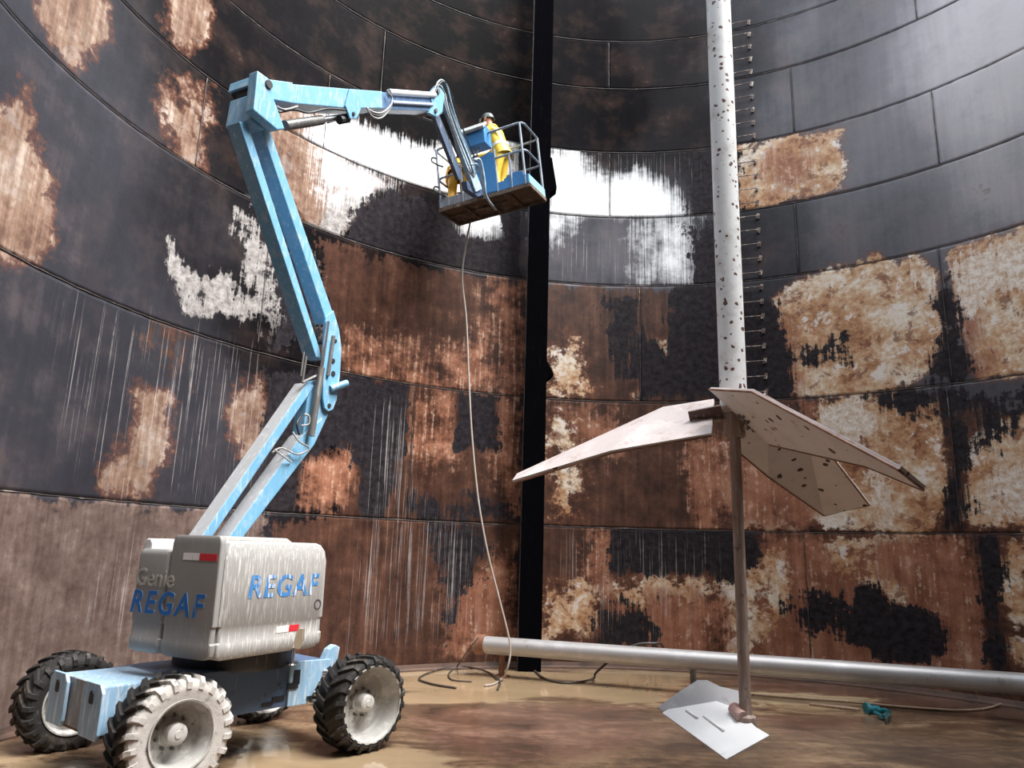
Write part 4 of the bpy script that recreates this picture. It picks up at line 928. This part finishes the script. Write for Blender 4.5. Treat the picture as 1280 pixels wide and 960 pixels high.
for ang, dz in ((160, 0), (-80, 0), (40, 0)):
    P, n0 = BLADES[ang]; a = math.radians(ang); r = np.array([math.cos(a), math.sin(a), 0]); cI = (P['I-'] + P['I+']) / 2; cF = (P['F-'] + P['F+']) / 2
    bm = NB(); ex = (cF - cI); ex = ex / np.linalg.norm(ex); ey = np.cross(n0, ex); base = cI + ex * .02
    add_prism(bm, [np.array([AX, AY, cI[2] - .02]) + ey * .06, base + ex * .17 + ey * .07 + n0 * .02, base + ex * .17 - ey * .07 + n0 * .02, np.array([AX, AY, cI[2] - .02]) - ey * .06], n0 * .035)
    br = obj('blade_bracket', bm, AGS, ag)
    bm = NB(); q_ = np.array([AX, AY, cI[2]]) + ex * .10
    add_prism(bm, [q_ + ey * .02 + n0 * .02, base + ex * .20 + ey * .02 + n0 * .02, base + ex * .20 + ey * .02 + n0 * .13, q_ + ey * .02 + n0 * .17], ey * .02)
    obj('bracket_flange', bm, paint('brown_stained_flange', (96, 72, 62), .55, (140, 116, 104), .55, .7), br)
    for s in (-.035, .035):
        for k in (.06, .13): bm = add_tube(NB(), [base + ex * k + ey * s - n0 * .03, base + ex * k + ey * s + n0 * .085], .016, 6); obj('bolt', bm, STEEL, br)
# lower impeller, just above the floor
def slab(name, pts, mat, th_=.014):
    n = np.cross(pts[1] - pts[0], pts[2] - pts[0]); n = n / np.linalg.norm(n); n = n if n[2] > 0 else -n
    return obj(name, add_prism(NB(), [p - n * th_ for p in pts], n * th_), mat, ag)
LOWW = paint('worn_bright_steel_plate', (232, 233, 237), .42, (240, 242, 244), .5, .66, streak=False, scale=2.5, grime=(130, 128, 134), glo=.66, ghi=.8)
pO = np.array([AX, AY, .70])
pn = np.array([-.16, -.40, 1.]); pn /= np.linalg.norm(pn)
on_pl = lambda x, y, dz=0: at_plane(x, y, pO + pn * dz, pn)
slab('lower_blade', [on_pl(x, y) for x, y in ((828, 891), (908, 949), (962, 919), (945, 909), (922, 886), (868, 866))], LOWW)
pb_ = on_pl(876, 888, -.03); pnb = np.array([-.10, -1.0, .80]); pnb /= np.linalg.norm(pnb)
slab('lower_blade', [at_plane(x, y, pb_, pnb) for x, y in ((822, 884), (850, 864), (872, 850), (884, 850), (900, 858), (926, 864), (930, 884), (915, 892), (870, 905), (830, 890))], paint('dull_steel_plate', (158, 158, 164), .45, (196, 196, 200), .5, .66, streak=False, scale=2.5, grime=(116, 112, 116), glo=.56, ghi=.7))
bm = NB(); add_lathe(bm, [(.001, .62), (.09, .62), (.095, .66), (.09, .70), (.06, .72), (.055, .80), (.001, .80)], 20, (AX, AY, 0), axis='Z'); obj('lower_hub', bm, AGS, ag, smooth=True, auto=.6)
bm = NB(); add_tube(bm, [on_pl(917, 885, .03), on_pl(928, 897, .03)], .055, 12); obj('clamp_sleeve', bm, paint('pink_rust_clamp', (186, 140, 132), .5, (206, 184, 178), .5, .65, streak=False), ag, smooth=True, auto=.6)
for (x0, y0, x1, y1) in ((858, 888, 872, 898), (880, 895, 905, 914)): obj('stiffener', add_tube(NB(), [on_pl(x0, y0, .004), on_pl(x1, y1, .004)], .014, 8), paint('bright_weld_ridge', (250, 250, 250), .5), ag, smooth=True)

# ------------------------------------------------------------------ column against the shell
CB = paint('black_column_coating', (9, 9, 12), .7, (20, 18, 21), .58, .7, amount=.7); CB.node_tree.nodes['Principled BSDF'].inputs['Specular IOR Level'].default_value = .0
cw = .205
ca = at_depth(666, 640, 13.62); cxm = ca[0]; cY = 13.62
colm = root('column', (cxm, cY, 0), 'tall black steel column standing against the shell behind the raised platform', 'column')
bm = NB(); add_box(bm, (cxm, cY, 7.5), (cw, 0, 0), (0, .012, 0), (0, 0, 7.5)); obj('flange', bm, CB, colm)
bm = NB(); add_box(bm, (cxm, cY + .36, 7.5), (cw, 0, 0), (0, .012, 0), (0, 0, 7.5)); obj('flange', bm, CB, colm)
bm = NB(); add_box(bm, (cxm, cY + .18, 7.5), (.012, 0, 0), (0, .17, 0), (0, 0, 7.5)); obj('web', bm, CB, colm)
bm = NB(); add_box(bm, (cxm - cw, cY + .18, 7.5), (.008, 0, 0), (0, .18, 0), (0, 0, 7.5)); obj('lit_side_strip', bm, paint('lit_grey_column_side', (96, 92, 92), .35, (160, 156, 154), .5, .64, grime=(40, 36, 36), glo=.5, ghi=.62), colm)  # lit side of the column, painted paler than its black coating
for pts in ([(679, 195), (690, 197), (696, 234), (680, 246)], [(672, 448), (683, 449), (692, 467), (684, 474), (672, 488)]):
    bm = NB(); add_prism(bm, [at_depth(x, y, cY + .02) for x, y in pts], (0, .30, 0)); obj('bracket', bm, CB, colm)
# ------------------------------------------------------------------ pipe along the floor
PIPE = paint('bare_steel_pipe', (186, 183, 183), .42, (205, 204, 206), .5, .66, streak=False, scale=2, metal=.45, grime=(128, 112, 104), glo=.62, ghi=.74)
pz = .49
p0 = at_z(600, 805.5, pz); p1 = at_z(1282, 855, pz); dr = (p1 - p0) / np.linalg.norm(p1 - p0); p1 = p1 + dr * 1.35
pp = root('floor_pipe', (p0 + p1) / 2 * np.array([1, 1, 0]), 'long bare steel pipe on short posts running low along the far wall', 'pipe')
bm = NB(); add_tube(bm, [p0, p1], .142, 28); obj('pipe', bm, PIPE, pp, smooth=True, auto=.7)
bm = NB(); add_tube(bm, [p0 - dr * .06, p0 + dr * .10], .165, 24); obj('end_collar', bm, RUSTE, pp, smooth=True, auto=.7)
for px_ in ((866, 822), (628, 807)):
    c = at_z(px_[0], px_[1], pz); s_ = np.cross(dr, UZ)
    bm = NB(); add_tube(bm, [c * np.array([1, 1, 0]), c - UZ * .10], .05, 12); add_box(bm, c * np.array([1, 1, 0]) + UZ * .008, dr * .12, s_ * .12, UZ * .008); obj('post', bm, STEEL if px_[0] == 866 else RUSTE, pp, smooth=True, auto=.6)
# ------------------------------------------------------------------ rungs welded to the shell
LADM = paint('rusty_rung', (92, 76, 70), .55, (190, 178, 168), .5, .62, streak=False, scale=9)
zz = np.arange(5.15, 13.6, .302)
a_of = lambda x, y: sz(x, y)[0] / R
la = a_of(947, 260); lb = a_of(917, 260)
lad = root('rung_ladder', shellp((la + lb) / 2, 0, .1), 'rusty rung ladder welded up the shell beside the central shaft', 'ladder')
for z in zz:
    bm = NB(); add_tube(bm, [shellp(lb, z, 0), shellp(lb, z, .10), shellp(la, z, .10), shellp(la, z, 0)], .011, 6); rg = obj('rung', bm, LADM, lad)
    bm = NB(); add_box(bm, shellp(la, z + .02, .012), (.03, 0, 0), (0, .012, 0), (.012, 0, .055)); obj('weld_pad', bm, LADM, rg)
# ------------------------------------------------------------------ hoses
def thing_hose(name, pts, r, mat, label, cat='hose', sm=8):
    o = obj(name, add_tube(NB(), pts, r, 8, smooth=sm), mat, smooth=True); return tag(o, label, cat)
WH = paint('pale_grey_hose', (176, 166, 158), .45); BH = paint('dark_hose', (70, 62, 58), .4, (110, 100, 92), .55, .7, streak=False); TH_ = paint('tan_hose', (176, 148, 124), .45)
h0 = b_(-.62, .30, -.07)
gY = lambda y: 12.45 + (h0[1] - 12.45) * max(0, (857 - y) / 577)
thing_hose('water_hose', [h0] + [at_depth(x, y, gY(y)) for x, y in ((578, 340), (583, 400), (586, 470), (590, 545), (598, 625), (610, 692), (624, 748), (635, 792), (638, 815), (634, 836))] + [at_z(628, 848, .03), at_z(617, 855, .018), at_z(606, 857, .018)], .016, WH,
           'thin pale hose hanging from the raised platform down to the floor')
fz = lambda x, y, z=.018: at_z(x, y, z)
thing_hose('loose_hose', [fz(622, 862), fz(624, 850, .03), fz(604, 838, .03), fz(575, 833, .03), fz(545, 838), fz(524, 848), fz(540, 855), fz(570, 860)], .017, BH, 'dark hose lying in a loop on the floor below the hanging hose')
pl_ = lambda x, y: at_z(x, y, pz)
thing_hose('thin_cable', [at_z(598, 797, .66), at_z(585, 813, .45), fz(572, 832, .05), fz(561, 842), fz(566, 850), fz(590, 852)], .012, BH, 'thin cable drooping from the left end of the long steel pipe', 'cable')
cc = pl_(792, 816); s_ = np.cross(dr, UZ); s_ = s_ if s_[1] < 0 else -s_
thing_hose('draped_hose', [at_z(662, 829, .02), fz(668, 838), fz(680, 848), fz(700, 853), fz(722, 853), at_z(742, 848, .03), cc - dr * .55 + s_ * .30 - UZ * .30, cc - dr * .25 + s_ * .17 - UZ * .04, cc + dr * .05 + s_ * .09 + UZ * .135, cc + dr * .32 + UZ * .165, cc + dr * .45 - s_ * .12 + UZ * .13, cc + dr * .5 - s_ * .2 - UZ * .2], .020, BH,
           'dark hose draped over the long steel pipe and curving onto the floor')
thing_hose('floor_hose', [at_z(1285, 862, .03), fz(1266, 872), fz(1240, 884), fz(1205, 888), fz(1160, 886), fz(1110, 882), fz(1060, 877), fz(1000, 873), fz(940, 868)], .018, TH_, 'pale tan hose snaking across the floor below the long steel pipe')
TEAL = paint('teal_plastic', (30, 112, 124), .4, (90, 160, 168), .55, .68, streak=False, scale=12)
tc = fz(1098, 888, 0)
tl = root('hose_coupling', tc, 'teal hose coupling lying on the wet floor right of the agitator', 'coupling')
bm = NB(); add_tube(bm, [fz(1084, 887, .06), fz(1098, 887, .06)], .055, 12); add_tube(bm, [fz(1082, 885, .06), fz(1086, 885, .06)], .075, 12); obj('barrel', bm, TEAL, tl, smooth=True, auto=.6)
bm = NB(); add_tube(bm, [fz(1096, 889, .06), fz(1106, 888, .05), fz(1111, 891, .05)], .035, 10); add_tube(bm, [fz(1094, 891, .05), fz(1104, 896, .05)], .025, 8); obj('spout', bm, TEAL, tl, smooth=True, auto=.6)
bm = NB(); add_prism(bm, [fz(1104, 899, .002), fz(1108, 906, .002), fz(1114, 900, .002), fz(1110, 893, .002)], UZ * .07); obj('cap', bm, paint('dark_teal_plastic', (18, 74, 80), .4), tl, bevel=.01)
bm = NB(); add_tube(bm, [fz(1012, 880, .02), fz(1050, 884, .02), fz(1074, 887, .04)], .02, 8); 
tag(obj('lance_pipe', bm, TH_, smooth=True), 'straight pale pipe lying on the floor up to the teal coupling', 'pipe')
print('built', len(bpy.data.objects))
